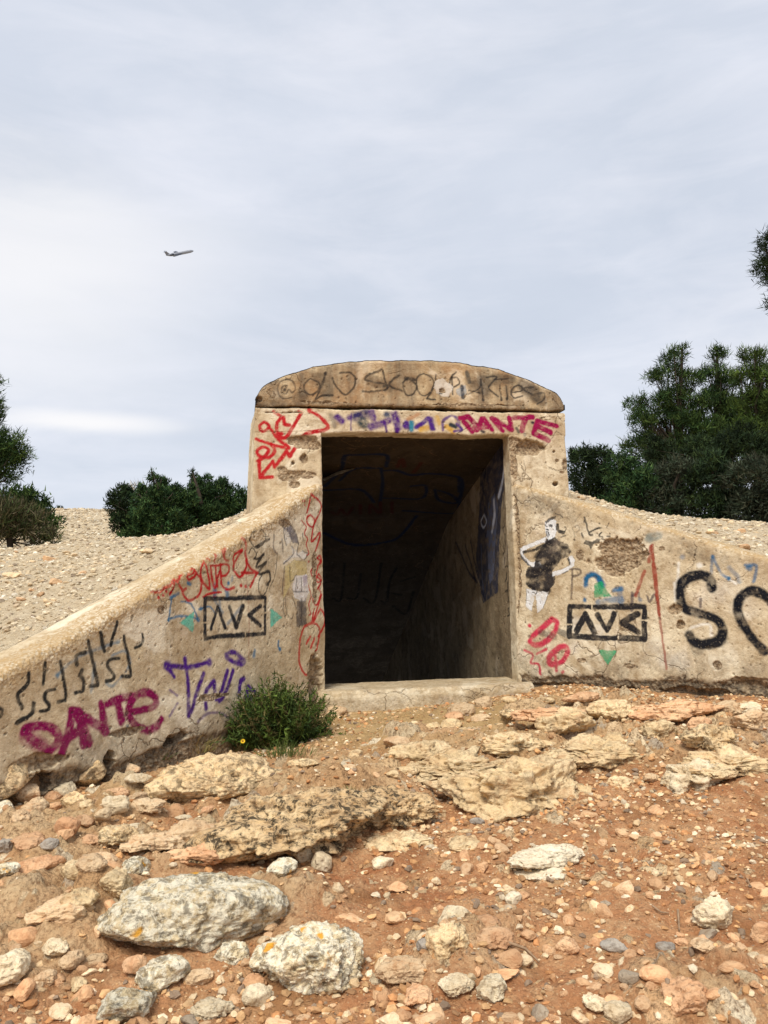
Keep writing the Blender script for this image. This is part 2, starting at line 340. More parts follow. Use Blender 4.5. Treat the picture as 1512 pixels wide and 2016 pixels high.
class Surf:
    """one painted wall face: maps photo points onto its plane and collects the strokes sprayed on it"""
    def __init__(s, O, n, ax, ops):
        s.O, s.n, s.ax, s.ops = np.asarray(O, float), np.asarray(n, float), np.asarray(ax, float), ops
    def map(s, p):
        q = hit(p[0], p[1], s.O, s.n) - s.O; b = q[2]
        if abs(s.n[2]) > .01: b = q[1]
        return (q @ s.ax, b)
    def scale(s, p):
        q = hit(p[0], p[1], s.O, s.n); return float(np.dot(q - CAM, _F2)) / FPX
    def paint(s, A, B):
        n = len(A); rgba = np.zeros((n, 4)); tag = np.zeros(n, int)
        jit = np.stack([A, B, np.zeros(n)], 1)
        ja = .0035 * fbm(jit, 45, 2, seed=5); jb = .0035 * fbm(jit, 45, 2, seed=9); mott = fbm(jit, 22, 4, .6, seed=3)
        A = A + ja; B = B + jb
        for tg, kind, k, colr, wd, soft, alpha, pts in s.ops:
            P = crop(k, pts); sc = s.scale(P[0]); w_ = wd / CROPS[k][2] * sc / 2 * {'A': 1.3, 'B': 1.5, 'C': 1.5, 'D': 1.25, 'E': 1.25, 'F': 1.1, 'G': 1.3, 'P': 1}[k]
            col = np.array(lin(colr)) * (1.0 if min(colr) > 170 else .72)
            if kind == 'line':
                C_ = np.array([s.map(p) for p in (catmull(P) if soft < 1.5 else np.array(P))])
            else: C_ = np.array([s.map(p) for p in P])
            lo = C_.min(0) - w_ * 2.2 - .02; hi = C_.max(0) + w_ * 2.2 + .02
            idx = np.where((A > lo[0]) & (A < hi[0]) & (B > lo[1]) & (B < hi[1]))[0]
            if len(idx) == 0: continue
            a, b = A[idx], B[idx]
            if kind == 'line':
                sf = soft - 2 if soft >= 1.5 else soft
                d = np.full(len(idx), 1e9)
                if len(C_) == 1: d = np.hypot(a - C_[0, 0], b - C_[0, 1])
                for i in range(len(C_) - 1):
                    p, q = C_[i], C_[i + 1]; e = q - p; L2 = max(e @ e, 1e-12)
                    t = np.clip(((a - p[0]) * e[0] + (b - p[1]) * e[1]) / L2, 0, 1)
                    d = np.minimum(d, np.hypot(a - p[0] - t * e[0], b - p[1] - t * e[1]))
                w_ = w_ * (1 + .28 * fbm(np.stack([a, b, a * 0], 1), 7, 2, seed=31)) ; outer = w_ * (1 + .45 * sf) + .0025; inner = w_ * (1 - .75 * sf) - .0015
                al = sstep(outer, np.maximum(inner, 0), d) * alpha
                if alpha > 0: al = al * np.clip(1.05 + .5 * mott[idx] * (1 + sf), .25, 1) + .16 * alpha * sf * sstep(w_ * 2.1, w_ * .8, d) * np.clip(.5 + 1.5 * mott[idx], 0, 1)
            else:
                ins = np.zeros(len(idx), bool); j = len(C_) - 1
                for i in range(len(C_)):
                    (xi, yi), (xj, yj) = C_[i], C_[j]
                    if yi != yj: ins ^= ((yi > b) != (yj > b)) & (a < (xj - xi) * (b - yi) / (yj - yi) + xi)
                    j = i
                al = ins * alpha * np.clip(.9 + soft * 2.2 * mott[idx], 0, 1)
            if alpha < 0:
                rgba[idx, 3] *= (1 + np.clip(al, -1, 0)); continue
            a0 = rgba[idx, 3]; na = al + a0 * (1 - al)
            rgba[idx, :3] = np.where(na[:, None] > 1e-4, (col * al[:, None] + rgba[idx, :3] * (a0 * (1 - al))[:, None]) / np.maximum(na, 1e-4)[:, None], rgba[idx, :3])
            rgba[idx, 3] = na
            tag[idx[al > .4]] = tg
        return rgba, tag
def tagid(name, label):
    i = len(TAGS) + 1; TAGS[i] = (name, label); return i
OPS_L, OPS_R, OPS_F, OPS_T, OPS_C = [], [], [], [], []
def pen(ops, tg, k, col, wd, soft=.35, alpha=.95):
    def f(*strokes, w=None, a=None, c=None):
        for s_ in strokes: ops.append((tg, 'line', k, c or col, w or wd, soft, alpha if a is None else a, s_))
    return f
def fill(ops, tg, k, col, pts, alpha=.95, mottle=.1): ops.append((tg, 'poly', k, col, 2, mottle, alpha, pts))

# ---- left wing
t = tagid('graffiti_wash', 'faded blue spray lines under the other lettering')
b = pen(OPS_L, t, 'A', (80, 140, 175), 11, .9, .5)
b([(260, 750), (330, 690), (400, 650), (540, 605)], [(510, 670), (560, 650), (590, 690), (570, 740)], [(480, 790), (510, 805), (545, 765)], [(430, 700), (410, 830)], [(570, 985), (572, 990)], [(1150, 640), (1148, 665)])
b([(260, 750)], [(535, 605)], w=20, a=.6)
b = pen(OPS_L, t, 'B', (45, 120, 165), 11, .6, .85)
b([(255, 880), (310, 848)], w=20); b([(262, 880), (245, 1050)], [(245, 1045), (330, 1020), (430, 1030), (475, 1045)], [(340, 910), (420, 930), (470, 1040)], [(480, 970), (560, 950), (610, 1010)], [(1085, 1210), (1080, 1250), (1095, 1275)])
b([(390, 770), (410, 778)], w=18); b([(245, 1048)], [(475, 1045)], [(495, 965)], [(705, 765)], [(1092, 1270)], w=22)
b([(600, 790), (600, 875)], [(690, 810), (700, 880)], w=28, a=.7); b([(640, 900), (640, 960)], [(800, 950), (700, 1080)], [(900, 1280), (895, 1330)], w=20, a=.45)
b([(735, 720), (730, 745)], [(600, 900), (660, 1000)], w=20, a=.5)
t = tagid('graffiti_figure', 'faded painted figure in a yellow top')
fill(OPS_L, t, 'B', (120, 118, 132), [(1095, 320), (1130, 305), (1180, 350), (1215, 400), (1228, 470), (1180, 465), (1150, 400), (1110, 350)], .85, .25)
fill(OPS_L, t, 'B', (226, 221, 208), [(1108, 348), (1150, 380), (1172, 450), (1135, 485), (1118, 430)], .85)
fill(OPS_L, t, 'B', (228, 224, 214), [(1170, 480), (1225, 540), (1262, 520), (1305, 540), (1275, 585), (1240, 575), (1185, 575), (1118, 625), (1108, 610), (1180, 550)], .85)
fill(OPS_L, t, 'B', (226, 206, 142), [(1120, 640), (1200, 590), (1290, 600), (1302, 700), (1200, 720), (1150, 820), (1108, 900), (1125, 780)], .85, .2)
fill(OPS_L, t, 'B', (216, 212, 208), [(1200, 710), (1300, 700), (1312, 840), (1280, 905), (1200, 892), (1180, 800)], .9, .15)
fill(OPS_L, t, 'B', (150, 120, 165), [(1262, 710), (1300, 705), (1300, 760), (1268, 800)], .5, .4)
fill(OPS_L, t, 'B', (92, 88, 88), [(1213, 905), (1290, 895), (1290, 1088), (1250, 1095), (1215, 1102)], .85, .25)
b = pen(OPS_L, t, 'B', (70, 66, 66), 5, .3, .8)
b([(1120, 650), (1110, 760), (1105, 850)], [(1160, 640), (1165, 760), (1215, 700)], [(1125, 870), (1140, 990), (1175, 1035), (1190, 1000)], [(1180, 870), (1210, 960)], [(1215, 730), (1205, 820)], [(1250, 720), (1252, 830)], [(1185, 828), (1230, 835), (1300, 828)], [(1250, 905), (1255, 1080)], [(1118, 880), (1112, 960), (1130, 1030)])
b([(1100, 318), (1150, 315), (1205, 380), (1228, 470)], [(1110, 355), (1118, 430), (1135, 485)], [(1228, 470), (1215, 540), (1245, 575)], [(1175, 485), (1190, 545), (1112, 625)], [(1262, 525), (1304, 545), (1275, 588)], w=6); b([(1130, 430)], w=10); b([(1100, 320), (1130, 312)], w=9, c=(120, 100, 160))
t = tagid('graffiti_scribble', 'thin black vertical scribble with loops')
b = pen(OPS_L, t, 'B', (34, 32, 32), 8, .3, .92)
b([(870, 465), (858, 425), (890, 382), (950, 368), (978, 420), (950, 480), (905, 500), (870, 465), (856, 428)], [(850, 545), (875, 500), (905, 545), (895, 585)], [(1000, 785), (960, 862), (925, 835), (925, 750), (960, 700), (1005, 690)], w=6)
b([(905, 492), (1002, 435)], [(890, 585), (925, 585), (962, 550)], [(955, 555), (905, 640), (925, 650), (982, 608)], [(978, 612), (920, 690), (945, 702), (1000, 680), (1012, 740), (990, 785)], w=14)
b([(1068, 545), (1050, 700), (1000, 830)], w=4, a=.75); b([(1040, 400), (1035, 500), (1062, 548)], [(1098, 430), (1112, 532)], [(1262, 395), (1265, 450)], w=9, c=(95, 90, 90), a=.7)
t = tagid('graffiti_lettering', 'looping red spray lettering under the coping')
b = pen(OPS_L, t, 'B', (205, 28, 32), 14, .35, .95)
b([(700, 600), (662, 575), (690, 455), (760, 402), (820, 440), (830, 515)], [(560, 600), (530, 560), (600, 545), (590, 600)], [(600, 520), (640, 470), (660, 560), (680, 600)], a=.72, c=(200, 62, 52))
b([(95, 830), (150, 842), (240, 790), (285, 740), (250, 850)], [(285, 740), (345, 820), (375, 815)], [(300, 760), (350, 690), (420, 652), (450, 700), (400, 742), (388, 710), (450, 690), (498, 760), (480, 850), (420, 900), (370, 880), (330, 800)],
  [(520, 610), (492, 660), (500, 740), (560, 810), (545, 690), (520, 610)], [(560, 632), (600, 800), (640, 650)], [(600, 640), (622, 790)], [(570, 632), (640, 632)], [(640, 622), (700, 632), (702, 690), (650, 705), (640, 622), (655, 770), (700, 812), (745, 800)],
  [(800, 510), (742, 640), (790, 722), (832, 640), (822, 525), (850, 640), (912, 690)], [(912, 690), (800, 692)], [(912, 690), (862, 800)], [(745, 640), (740, 560), (800, 515)])
b([(510, 872), (570, 842), (655, 830)], [(590, 872), (610, 872)], w=11); b([(160, 875)], [(195, 860)], [(220, 835)], [(797, 785)], [(830, 795)], w=17)
b([(835, 700), (850, 1000), (858, 1340)], w=6, a=.45, c=(165, 82, 60))
t = tagid('graffiti_arrowhead', 'mint green painted triangle')
fill(OPS_L, t, 'B', (105, 212, 185), [(332, 1070), (440, 985), (438, 1146)], .95); fill(OPS_L, t, 'B', (105, 212, 185), [(1015, 950), (1107, 1025), (1018, 1105)], .95)
t = tagid('graffiti_stencil', 'black stencilled box with three angular letters')
b = pen(OPS_L, t, 'B', (30, 33, 42), 24, 2.12, .97)
b([(525, 887), (975, 880), (975, 1150), (525, 1190), (525, 887)]); b([(570, 1122), (625, 950), (680, 1115)], [(712, 950), (760, 1108), (808, 948)], [(938, 945), (852, 1015), (938, 1090)])
b([(510, 1070), (540, 1069)], [(962, 991), (990, 990)], [(828, 1140), (828, 1180)], w=6, a=-1)
t = tagid('graffiti_notes', 'row of black zigzag strokes like music notes')
b = pen(OPS_L, t, 'A', (34, 36, 36), 14, .25, .95)
b([(130, 745), (127, 795), (88, 838), (86, 862), (102, 905)], [(155, 882), (146, 930), (80, 968)], [(203, 700), (198, 790)], [(248, 815), (212, 826), (206, 860), (222, 885), (220, 905), (185, 915)], [(275, 690), (300, 850), (290, 868), (268, 875)],
  [(400, 600), (438, 780), (432, 798), (408, 802)], [(385, 650), (345, 667), (348, 705)], [(370, 730), (362, 752), (378, 780), (375, 822), (342, 832)], [(455, 560), (475, 645)], [(528, 520), (505, 620)], [(560, 582), (590, 745), (552, 760)],
  [(540, 680), (500, 690), (490, 715), (515, 750), (510, 775), (478, 780)], [(645, 572), (648, 600), (635, 625), (612, 632)], [(0, 905), (12, 915), (8, 935), (-15, 950)])
t = tagid('graffiti_tag', 'fuzzy purple tag above the shrub')
b = pen(OPS_L, t, 'A', (84, 34, 140), 17, .6, .95)
b([(755, 710), (790, 762)], [(765, 715), (860, 716), (945, 697)], [(840, 680), (850, 800), (850, 940)], [(1020, 665), (1060, 652), (1105, 690), (1080, 704), (1030, 682), (1020, 665)], [(918, 748), (898, 800), (862, 920)], [(960, 780), (925, 832), (925, 905)],
  [(960, 790), (975, 862), (1025, 735)], [(1050, 735), (1005, 845), (985, 870)], [(1100, 770), (1084, 785), (1075, 840)], [(1120, 808), (1108, 850)], [(1120, 808), (1150, 830), (1150, 860), (1112, 850)])
b([(1150, 852), (1190, 848)], [(890, 965), (930, 927), (990, 925), (1030, 950)], [(765, 822), (800, 842)], [(765, 935), (800, 880)], w=10, a=.6); b([(758, 712)], [(1085, 695)], [(945, 697)], w=34)
t = tagid('graffiti_name', 'thick magenta name DANTE low on the plaster')
b = pen(OPS_L, t, 'A', (150, 8, 88), 32, .45, .98)
b([(115, 1000), (165, 985), (225, 987), (262, 1020), (258, 1060), (225, 1098)], [(110, 1015), (150, 1052), (220, 1098)], [(325, 912), (312, 1000), (277, 1108)], [(335, 912), (368, 990), (376, 1068)], [(305, 1035), (355, 1005)], [(402, 1062), (375, 985), (350, 915)], [(350, 915), (420, 965), (478, 1005)], [(478, 1005), (465, 940), (452, 880)],
  [(482, 882), (530, 862), (588, 848)], [(528, 865), (538, 915), (548, 960)], [(592, 917), (690, 900), (708, 860), (665, 832), (605, 850), (577, 915), (605, 975), (660, 998), (708, 980), (727, 950)])
b([(120, 1030), (190, 1080)], w=60, a=.55)
t = tagid('graffiti_column', 'narrow red tag running down beside the doorway')
b = pen(OPS_L, t, 'B', (205, 30, 34), 12, .3, .95)
b([(1330, 92), (1300, 232)], [(1330, 92), (1408, 180), (1352, 325)], [(1325, 250), (1358, 290), (1340, 340), (1300, 320), (1300, 270), (1325, 250)], [(1350, 330), (1330, 450), (1402, 382), (1350, 570), (1400, 555), (1412, 600)], [(1345, 560), (1410, 600), (1372, 640)],
  [(1340, 640), (1366, 680), (1345, 715), (1325, 680), (1340, 640)], [(1402, 600), (1370, 700), (1410, 745), (1390, 792), (1345, 850)], [(1390, 690), (1412, 730), (1385, 760), (1370, 730), (1390, 690)], [(1385, 790), (1405, 850), (1370, 930), (1345, 890), (1385, 790)], [(1412, 850), (1340, 1060), (1400, 960), (1430, 1050), (1380, 1172)], [(1350, 960), (1330, 1060)])
b([(1250, 290), (1290, 340), (1275, 390), (1300, 430), (1290, 480), (1312, 540), (1295, 555)], [(1310, 780), (1330, 870), (1310, 930), (1322, 1000), (1308, 1012)], w=7); b([(1260, 148)], [(1275, 148)], [(1278, 178)], [(1310, 605)], w=12)
b([(1330, 1070), (1270, 1110), (1242, 1220), (1242, 1370), (1285, 1468), (1320, 1450)], [(1330, 1070), (1372, 1082), (1390, 1160), (1350, 1330), (1322, 1385)], [(1320, 1175), (1290, 1232)], [(1350, 1185), (1322, 1262)], c=(212, 74, 62))

# ---- facade
t = tagid('graffiti_spray', 'purple, yellow and teal spray blobs along the lintel')
b = pen(OPS_F, t, 'C', (82, 28, 128), 40, .7, .92)
b([(740, 540), (770, 640)], w=26, a=.5, c=(120, 115, 110)); b([(790, 560), (835, 600)]); b([(910, 530), (912, 680)], w=10, a=.7); b([(890, 570)], w=36)
b([(960, 560), (1040, 540)], w=62, c=(55, 48, 100)); b([(1005, 610), (1020, 640)], w=54, c=(40, 62, 70)); b([(1090, 530), (1100, 580)], w=45); b([(1080, 655), (1230, 600)], w=46); b([(1215, 545)], w=46, c=(90, 95, 115)); b([(1200, 620), (1210, 700)], w=16)
b([(1280, 540), (1310, 660)], w=46); b([(1300, 640), (1300, 700)], w=30); b([(1370, 640), (1390, 650)], w=36); b([(1430, 610), (1425, 680)], w=26, c=(50, 140, 170)); b([(1400, 590), (1480, 540)], w=24, c=(205, 160, 120)); b([(1490, 640)], w=40)
b = pen(OPS_F, t, 'D', (80, 38, 140), 26, .55, .92)
b([(130, 695), (190, 675)], [(350, 665), (410, 712)], w=44, c=(228, 182, 88)); b([(262, 580), (285, 640)], w=30, c=(225, 185, 110)); b([(85, 672), (150, 628), (195, 590), (225, 680), (240, 690)]); b([(205, 600), (225, 680)], w=44); b([(320, 700), (318, 620), (380, 570), (440, 590), (462, 640)], w=24, a=.75); b([(440, 640), (485, 690), (420, 708)], w=24)
b([(385, 650), (430, 665)], w=34, c=(45, 58, 68)); b([(0, 640)], w=36); b([(40, 630), (45, 690)], w=22, c=(60, 145, 170)); b([(965, 680), (985, 715)], w=22, c=(40, 55, 60)); b([(1108, 632)], w=26, c=(40, 30, 50)); b([(1040, 735)], w=26, c=(120, 120, 120), a=.7); b([(660, 695), (680, 710)], w=26, c=(60, 50, 60))
b([(1320, 700), (1270, 770), (1215, 840)], [(1320, 700), (1370, 740)], w=6, c=(70, 50, 40), a=.6)
t = tagid('graffiti_arrow', 'bright red zigzag arrow and letters on the left pier')
b = pen(OPS_F, t, 'C', (205, 22, 36), 21, .3, .95)
b([(255, 515), (320, 555), (290, 610), (290, 690), (360, 732), (480, 545), (472, 520)], [(340, 560), (348, 620), (392, 632)], [(550, 503), (630, 553), (705, 625), (690, 668), (560, 695), (480, 745)], [(180, 600), (140, 640), (170, 680), (222, 640), (180, 600)], [(215, 640), (300, 750), (382, 832), (230, 790), (110, 748)],
  [(232, 790), (262, 850), (220, 910), (140, 900), (115, 850), (170, 820), (212, 850), (180, 900), (120, 940)])
b.__call__([(300, 700), (330, 700)])
b = pen(OPS_F, t, 'C', (205, 22, 36), 21, 2.3, .95)
b([(450, 810), (390, 905), (365, 860), (260, 1000), (245, 945), (140, 1082)], [(132, 950), (136, 1085), (245, 1080)])
t = tagid('graffiti_name', 'magenta name DANTE on the lintel above the doorway')
b = pen(OPS_F, t, 'D', (168, 10, 82), 38, 2.3, .98)
b([(470, 592), (545, 578), (612, 645), (580, 705), (505, 622)], [(672, 590), (622, 695)], [(672, 590), (752, 695)], [(640, 668), (722, 668)], [(745, 588), (925, 695)], [(925, 695), (900, 585)], [(748, 590), (845, 705)], [(945, 585), (1108, 580)], [(1042, 590), (1012, 705)], [(1150, 612), (1115, 722), (1240, 785)], [(1150, 612), (1320, 660)], [(1160, 665), (1262, 712)])
t = tagid('graffiti_lettering', 'worn black lettering across the curved top')
b = pen(OPS_F, t, 'C', (48, 43, 40), 11, .5, .8)
b([(340, 335), (362, 300), (322, 308), (315, 350), (352, 370), (378, 330), (402, 362), (432, 330), (410, 262), (340, 250), (285, 300), (300, 380), (350, 412), (405, 402)], w=9, a=.65)
b([(570, 240), (510, 290), (520, 350), (580, 380), (642, 330), (642, 270), (570, 240)], [(700, 180), (690, 230), (650, 340), (610, 415), (660, 392), (760, 380)], [(760, 230), (780, 290), (860, 372), (932, 320), (952, 230), (900, 185), (820, 190)], [(1180, 160), (1062, 210), (1050, 252), (1200, 280), (1232, 310), (1180, 342), (1010, 347)], [(1190, 170), (1222, 320)], [(1325, 205), (1240, 288), (1365, 355)], [(1400, 237), (1355, 282), (1380, 372), (1440, 372), (1466, 290), (1400, 237)])
b([(340, 335)], [(1200, 300)], [(700, 190)], [(1380, 240), (1450, 245)], w=22, a=.8); b([(640, 240), (700, 340)], [(1100, 250), (1220, 300)], [(500, 380), (460, 420)], w=80, a=.45)
b = pen(OPS_F, t, 'D', (44, 42, 42), 12, .5, .82)
b([(150, 205), (92, 240), (95, 350), (150, 397), (215, 350), (236, 250), (150, 205)], [(262, 215), (240, 320), (175, 422)], [(375, 300), (400, 230), (440, 190)], [(400, 235), (405, 385)], [(400, 235), (450, 240), (465, 290), (405, 320)], [(175, 422), (250, 428)], [(770, 252), (885, 246)], [(548, 382), (640, 330), (650, 250)], [(652, 250), (672, 432)], [(548, 350), (640, 372)], [(700, 235), (790, 230), (722, 320), (800, 400)], [(812, 300), (830, 432)], [(868, 312), (882, 422)], [(922, 362), (1002, 350), (1000, 312), (942, 312), (912, 370), (950, 414), (1012, 400)], [(1100, 322), (1022, 330), (1090, 382), (1192, 372), (1202, 422), (1140, 470)])
b([(535, 190), (555, 280)], w=34, c=(48, 62, 66), a=.7); b([(530, 380)], [(672, 432)], [(830, 430)], [(880, 422)], w=20); b([(660, 260), (900, 250)], [(1010, 300), (1120, 400)], [(1100, 350), (1180, 440)], [(600, 300), (680, 350)], w=90, a=.55)
fill(OPS_F, t, 'D', (214, 206, 192), [(250, 262), (320, 240), (360, 270), (412, 312), (400, 350), (368, 402), (310, 400), (262, 370), (240, 320)], .85, .3)
fill(OPS_F, t, 'D', (170, 185, 195), [(430, 340), (520, 300), (530, 370), (480, 400), (440, 380)], .7, .3)
b([(488, 312), (496, 410)], w=30, c=(34, 48, 66)); b([(285, 372), (310, 375)], w=10)

# ---- right wing
t = tagid('graffiti_wash', 'scattered blue and white spray remnants')
b = pen(OPS_R, t, 'E', (226, 222, 210), 12, .8, .6)
b([(1018, 535), (1008, 655)], [(992, 650), (995, 745)], [(1240, 590), (1290, 622), (1330, 650)], [(1085, 900), (1180, 880), (1192, 945)], a=.75); b([(1125, 545)], w=24, a=.9)
b([(1290, 690), (1400, 800)], [(1200, 700)], w=110, a=.22); b([(880, 990)], w=70, a=.3); b([(1030, 1080)], [(940, 1080)], w=80, a=.35); b([(440, 870)], [(565, 905)], w=60, a=.4); b([(430, 1010)], w=60, a=.35); b([(630, 780)], w=40, a=.4)
b = pen(OPS_R, t, 'E', (38, 112, 160), 13, .6, .85)
b([(495, 660), (500, 620), (530, 602), (565, 620), (590, 660)], w=26, a=.95); b([(648, 688), (690, 682)], w=18); b([(560, 752), (620, 742), (690, 740)], w=28, a=.6); b([(485, 740)], w=26); b([(795, 742)], w=24, a=.6); b([(1195, 492), (1190, 590)], [(1200, 500), (1240, 580), (1292, 622)], [(1430, 640), (1445, 550), (1380, 545)], a=.65); b([(1198, 495)], [(1290, 622)], w=20); b([(1404, 560)], w=28); b([(1350, 635)], [(1035, 500)], w=26, a=.45)
b([(850, 395), (905, 385)], w=44, a=.5, c=(70, 125, 140)); b([(1290, 560), (1340, 610)], w=24, a=.4); b([(680, 700), (690, 760)], w=20, a=.5)
fill(OPS_R, t, 'E', (34, 172, 112), [(545, 650), (585, 636), (612, 690), (636, 722), (540, 727)], .9, .3)
t = tagid('graffiti_marks', 'small grey letters and brush marks')
b = pen(OPS_R, t, 'F', (98, 84, 76), 25, .3, .8)
b([(950, 1065), (942, 1490)], [(905, 1060), (1060, 1068), (1088, 1120), (1050, 1150), (960, 1165)]); b([(955, 445), (1000, 582)], [(960, 440), (1040, 420), (1055, 480), (1000, 515)], [(230, 60), (290, 20), (340, 60), (300, 120), (240, 90), (300, 50)], w=10, a=.6); b([(1080, 240), (1000, 350)], w=22, a=.35)
b = pen(OPS_R, t, 'E', (92, 80, 84), 13, .35, .75)
b([(835, 720), (850, 750), (880, 712), (892, 757)], [(750, 705), (748, 800)], [(752, 722), (785, 702), (790, 725)], [(1135, 735), (1132, 780)])
b = pen(OPS_R, t, 'F', (26, 26, 30), 22, .25, .95)
b([(1130, 290), (1165, 400), (1180, 480), (1220, 560)], [(1215, 512), (1300, 465), (1390, 440)], [(1140, 300), (1130, 370)]); b([(1392, 508), (1350, 570), (1410, 582)], [(1490, 375), (1462, 440)], [(1090, 525), (1120, 600)], [(1470, 575), (1512, 570)], w=15); b([(1358, 382)], [(545, 245)], w=24); b([(1200, 540), (1250, 555)], w=30)
fill(OPS_R, t, 'F', (30, 30, 34), [(1118, 692), (1150, 620), (1250, 652), (1330, 612), (1372, 625), (1350, 670), (1285, 682), (1232, 772), (1205, 702)], .92)
b([(1400, 610), (1450, 640)], w=24, c=(60, 45, 40), a=.7)
t = tagid('graffiti_streak', 'long rusty red painted streak')
b = pen(OPS_R, t, 'E', (168, 66, 46), 17, .3, .88)
b([(868, 438), (884, 620), (903, 820)], w=19); b([(903, 820), (925, 980), (945, 1130)], w=12, a=.7); b([(862, 442), (850, 530)], [(825, 585), (770, 720)], a=.75)
t = tagid('graffiti_arrowhead', 'green painted triangle pointing down')
fill(OPS_R, t, 'E', (52, 186, 128), [(565, 1020), (668, 1022), (648, 1060), (620, 1106), (592, 1072)], .92, .2)
t = tagid('graffiti_stencil', 'black stencilled box with three angular letters')
b = pen(OPS_R, t, 'E', (28, 28, 36), 24, 2.1, .97)
b([(402, 777), (818, 778), (818, 957), (402, 946), (402, 777)]); b([(442, 912), (488, 818), (535, 912)], [(560, 820), (606, 908), (650, 815)], [(780, 820), (690, 868), (780, 918)], w=26)
b([(528, 762), (528, 792)], [(806, 853), (832, 853)], [(390, 878), (414, 878)], [(672, 940), (672, 970)], w=5, a=-1); b([(335, 915), (400, 945)], w=26, a=.6)
t = tagid('graffiti_scrawl', 'hot pink looping scrawl low beside the doorway')
b = pen(OPS_R, t, 'E', (226, 62, 92), 25, .45, .95)
b([(305, 852), (225, 920), (182, 978), (240, 995), (318, 930), (332, 872), (305, 852)], [(342, 1010), (292, 1060), (300, 1102), (360, 1090), (392, 1042), (380, 1005), (342, 1010)]); b([(150, 1022), (200, 1050), (190, 1090), (232, 1102), (240, 1155)], [(270, 1020), (222, 1045)], [(325, 1060), (330, 1140)], w=13); b([(365, 1148)], [(178, 888)], w=16); b([(240, 925), (320, 950)], w=24, c=(60, 40, 50), a=.55)
t = tagid('graffiti_figure', 'black and white stencilled figure of a shouting person in a dark dress')
W_ = (226, 229, 231); K_ = (30, 30, 34)
fill(OPS_R, t, 'F', W_, [(130, 790), (230, 710), (400, 650), (560, 578), (575, 650), (400, 712), (220, 792), (230, 850), (330, 940), (470, 960), (520, 1050), (380, 1022), (300, 1000), (190, 880)])
fill(OPS_R, t, 'F', (50, 46, 48), [(560, 600), (700, 578), (760, 640), (900, 700), (948, 800), (885, 885), (790, 905), (720, 1000), (640, 1090), (690, 1180), (662, 1300), (590, 1400), (380, 1390), (270, 1310), (258, 1130), (300, 1015), (380, 1032), (400, 900), (480, 760), (540, 700)], .97, .45)
b = pen(OPS_R, t, 'F', (34, 30, 32), 60, .8, .8)
b([(400, 880), (520, 740), (620, 660)], [(540, 1020), (700, 950), (800, 880)], [(280, 1280), (420, 1370), (600, 1380)], [(300, 1080), (460, 1080), (600, 1060)], [(820, 740), (920, 800)], [(300, 1180), (420, 1160)]); b([(620, 800), (720, 760)], [(700, 700), (750, 640)], w=60, c=(140, 125, 110), a=.4)
fill(OPS_R, t, 'F', W_, [(890, 890), (950, 850), (990, 920), (980, 1020), (880, 1080), (720, 1150), (640, 1165), (640, 1095), (800, 1050), (925, 1000)])
fill(OPS_R, t, 'F', W_, [(268, 1350), (400, 1390), (592, 1402), (525, 1640), (440, 1722), (400, 1440), (352, 1702), (262, 1620)], .92, .25)
fill(OPS_R, t, 'F', W_, [(556, 365), (600, 322), (680, 308), (722, 350), (722, 500), (692, 582), (610, 622), (568, 592), (560, 540), (552, 480)])
fill(OPS_R, t, 'F', K_, [(210, 790), (390, 750), (540, 680), (552, 722), (390, 792), (220, 832)]); fill(OPS_R, t, 'F', K_, [(122, 810), (190, 838), (240, 900), (345, 1015), (300, 1012), (200, 900)])
fill(OPS_R, t, 'F', K_, [(868, 900), (900, 888), (932, 990), (900, 1002)]); fill(OPS_R, t, 'F', K_, [(556, 352), (620, 300), (722, 272), (712, 310), (640, 330), (572, 392)]); fill(OPS_R, t, 'F', K_, [(716, 378), (765, 378), (772, 470), (862, 490), (842, 532), (760, 522), (708, 470)])
fill(OPS_R, t, 'F', K_, [(606, 402), (640, 390), (672, 412), (650, 442), (620, 432)]); fill(OPS_R, t, 'F', K_, [(566, 500), (606, 498), (614, 560), (590, 594), (568, 560)])
b = pen(OPS_R, t, 'F', K_, 14, .3, .95)
b([(710, 242), (780, 262), (822, 300)], [(845, 420), (865, 450), (850, 480)], [(790, 580), (860, 555)], [(555, 405), (582, 430)], [(568, 470), (600, 472)], [(360, 1405), (410, 1440), (430, 1400)]); b([(400, 960), (500, 930)], [(430, 1010), (520, 1050)], [(880, 1085), (800, 1120)], w=10); b([(590, 560), (580, 520)], w=8, c=W_); b([(600, 1395), (530, 1640)], [(268, 1360), (262, 1560)], w=6, a=.7)
t = tagid('graffiti_letter', 'large thick black curved letters')
b = pen(OPS_R, t, 'E', (24, 26, 34), 45, .4, .98)
b([(1193, 672), (1180, 622), (1120, 600), (1050, 632), (1022, 700), (1042, 780), (1120, 818), (1215, 850), (1258, 912), (1232, 975), (1150, 995), (1095, 975), (1072, 942)]); b([(1490, 1030), (1405, 930), (1347, 820), (1352, 735), (1420, 690), (1500, 722), (1560, 800), (1580, 900), (1560, 1000)])
b([(1110, 1000), (1120, 1020)], [(1250, 960)], [(1380, 900)], w=60, a=.4)

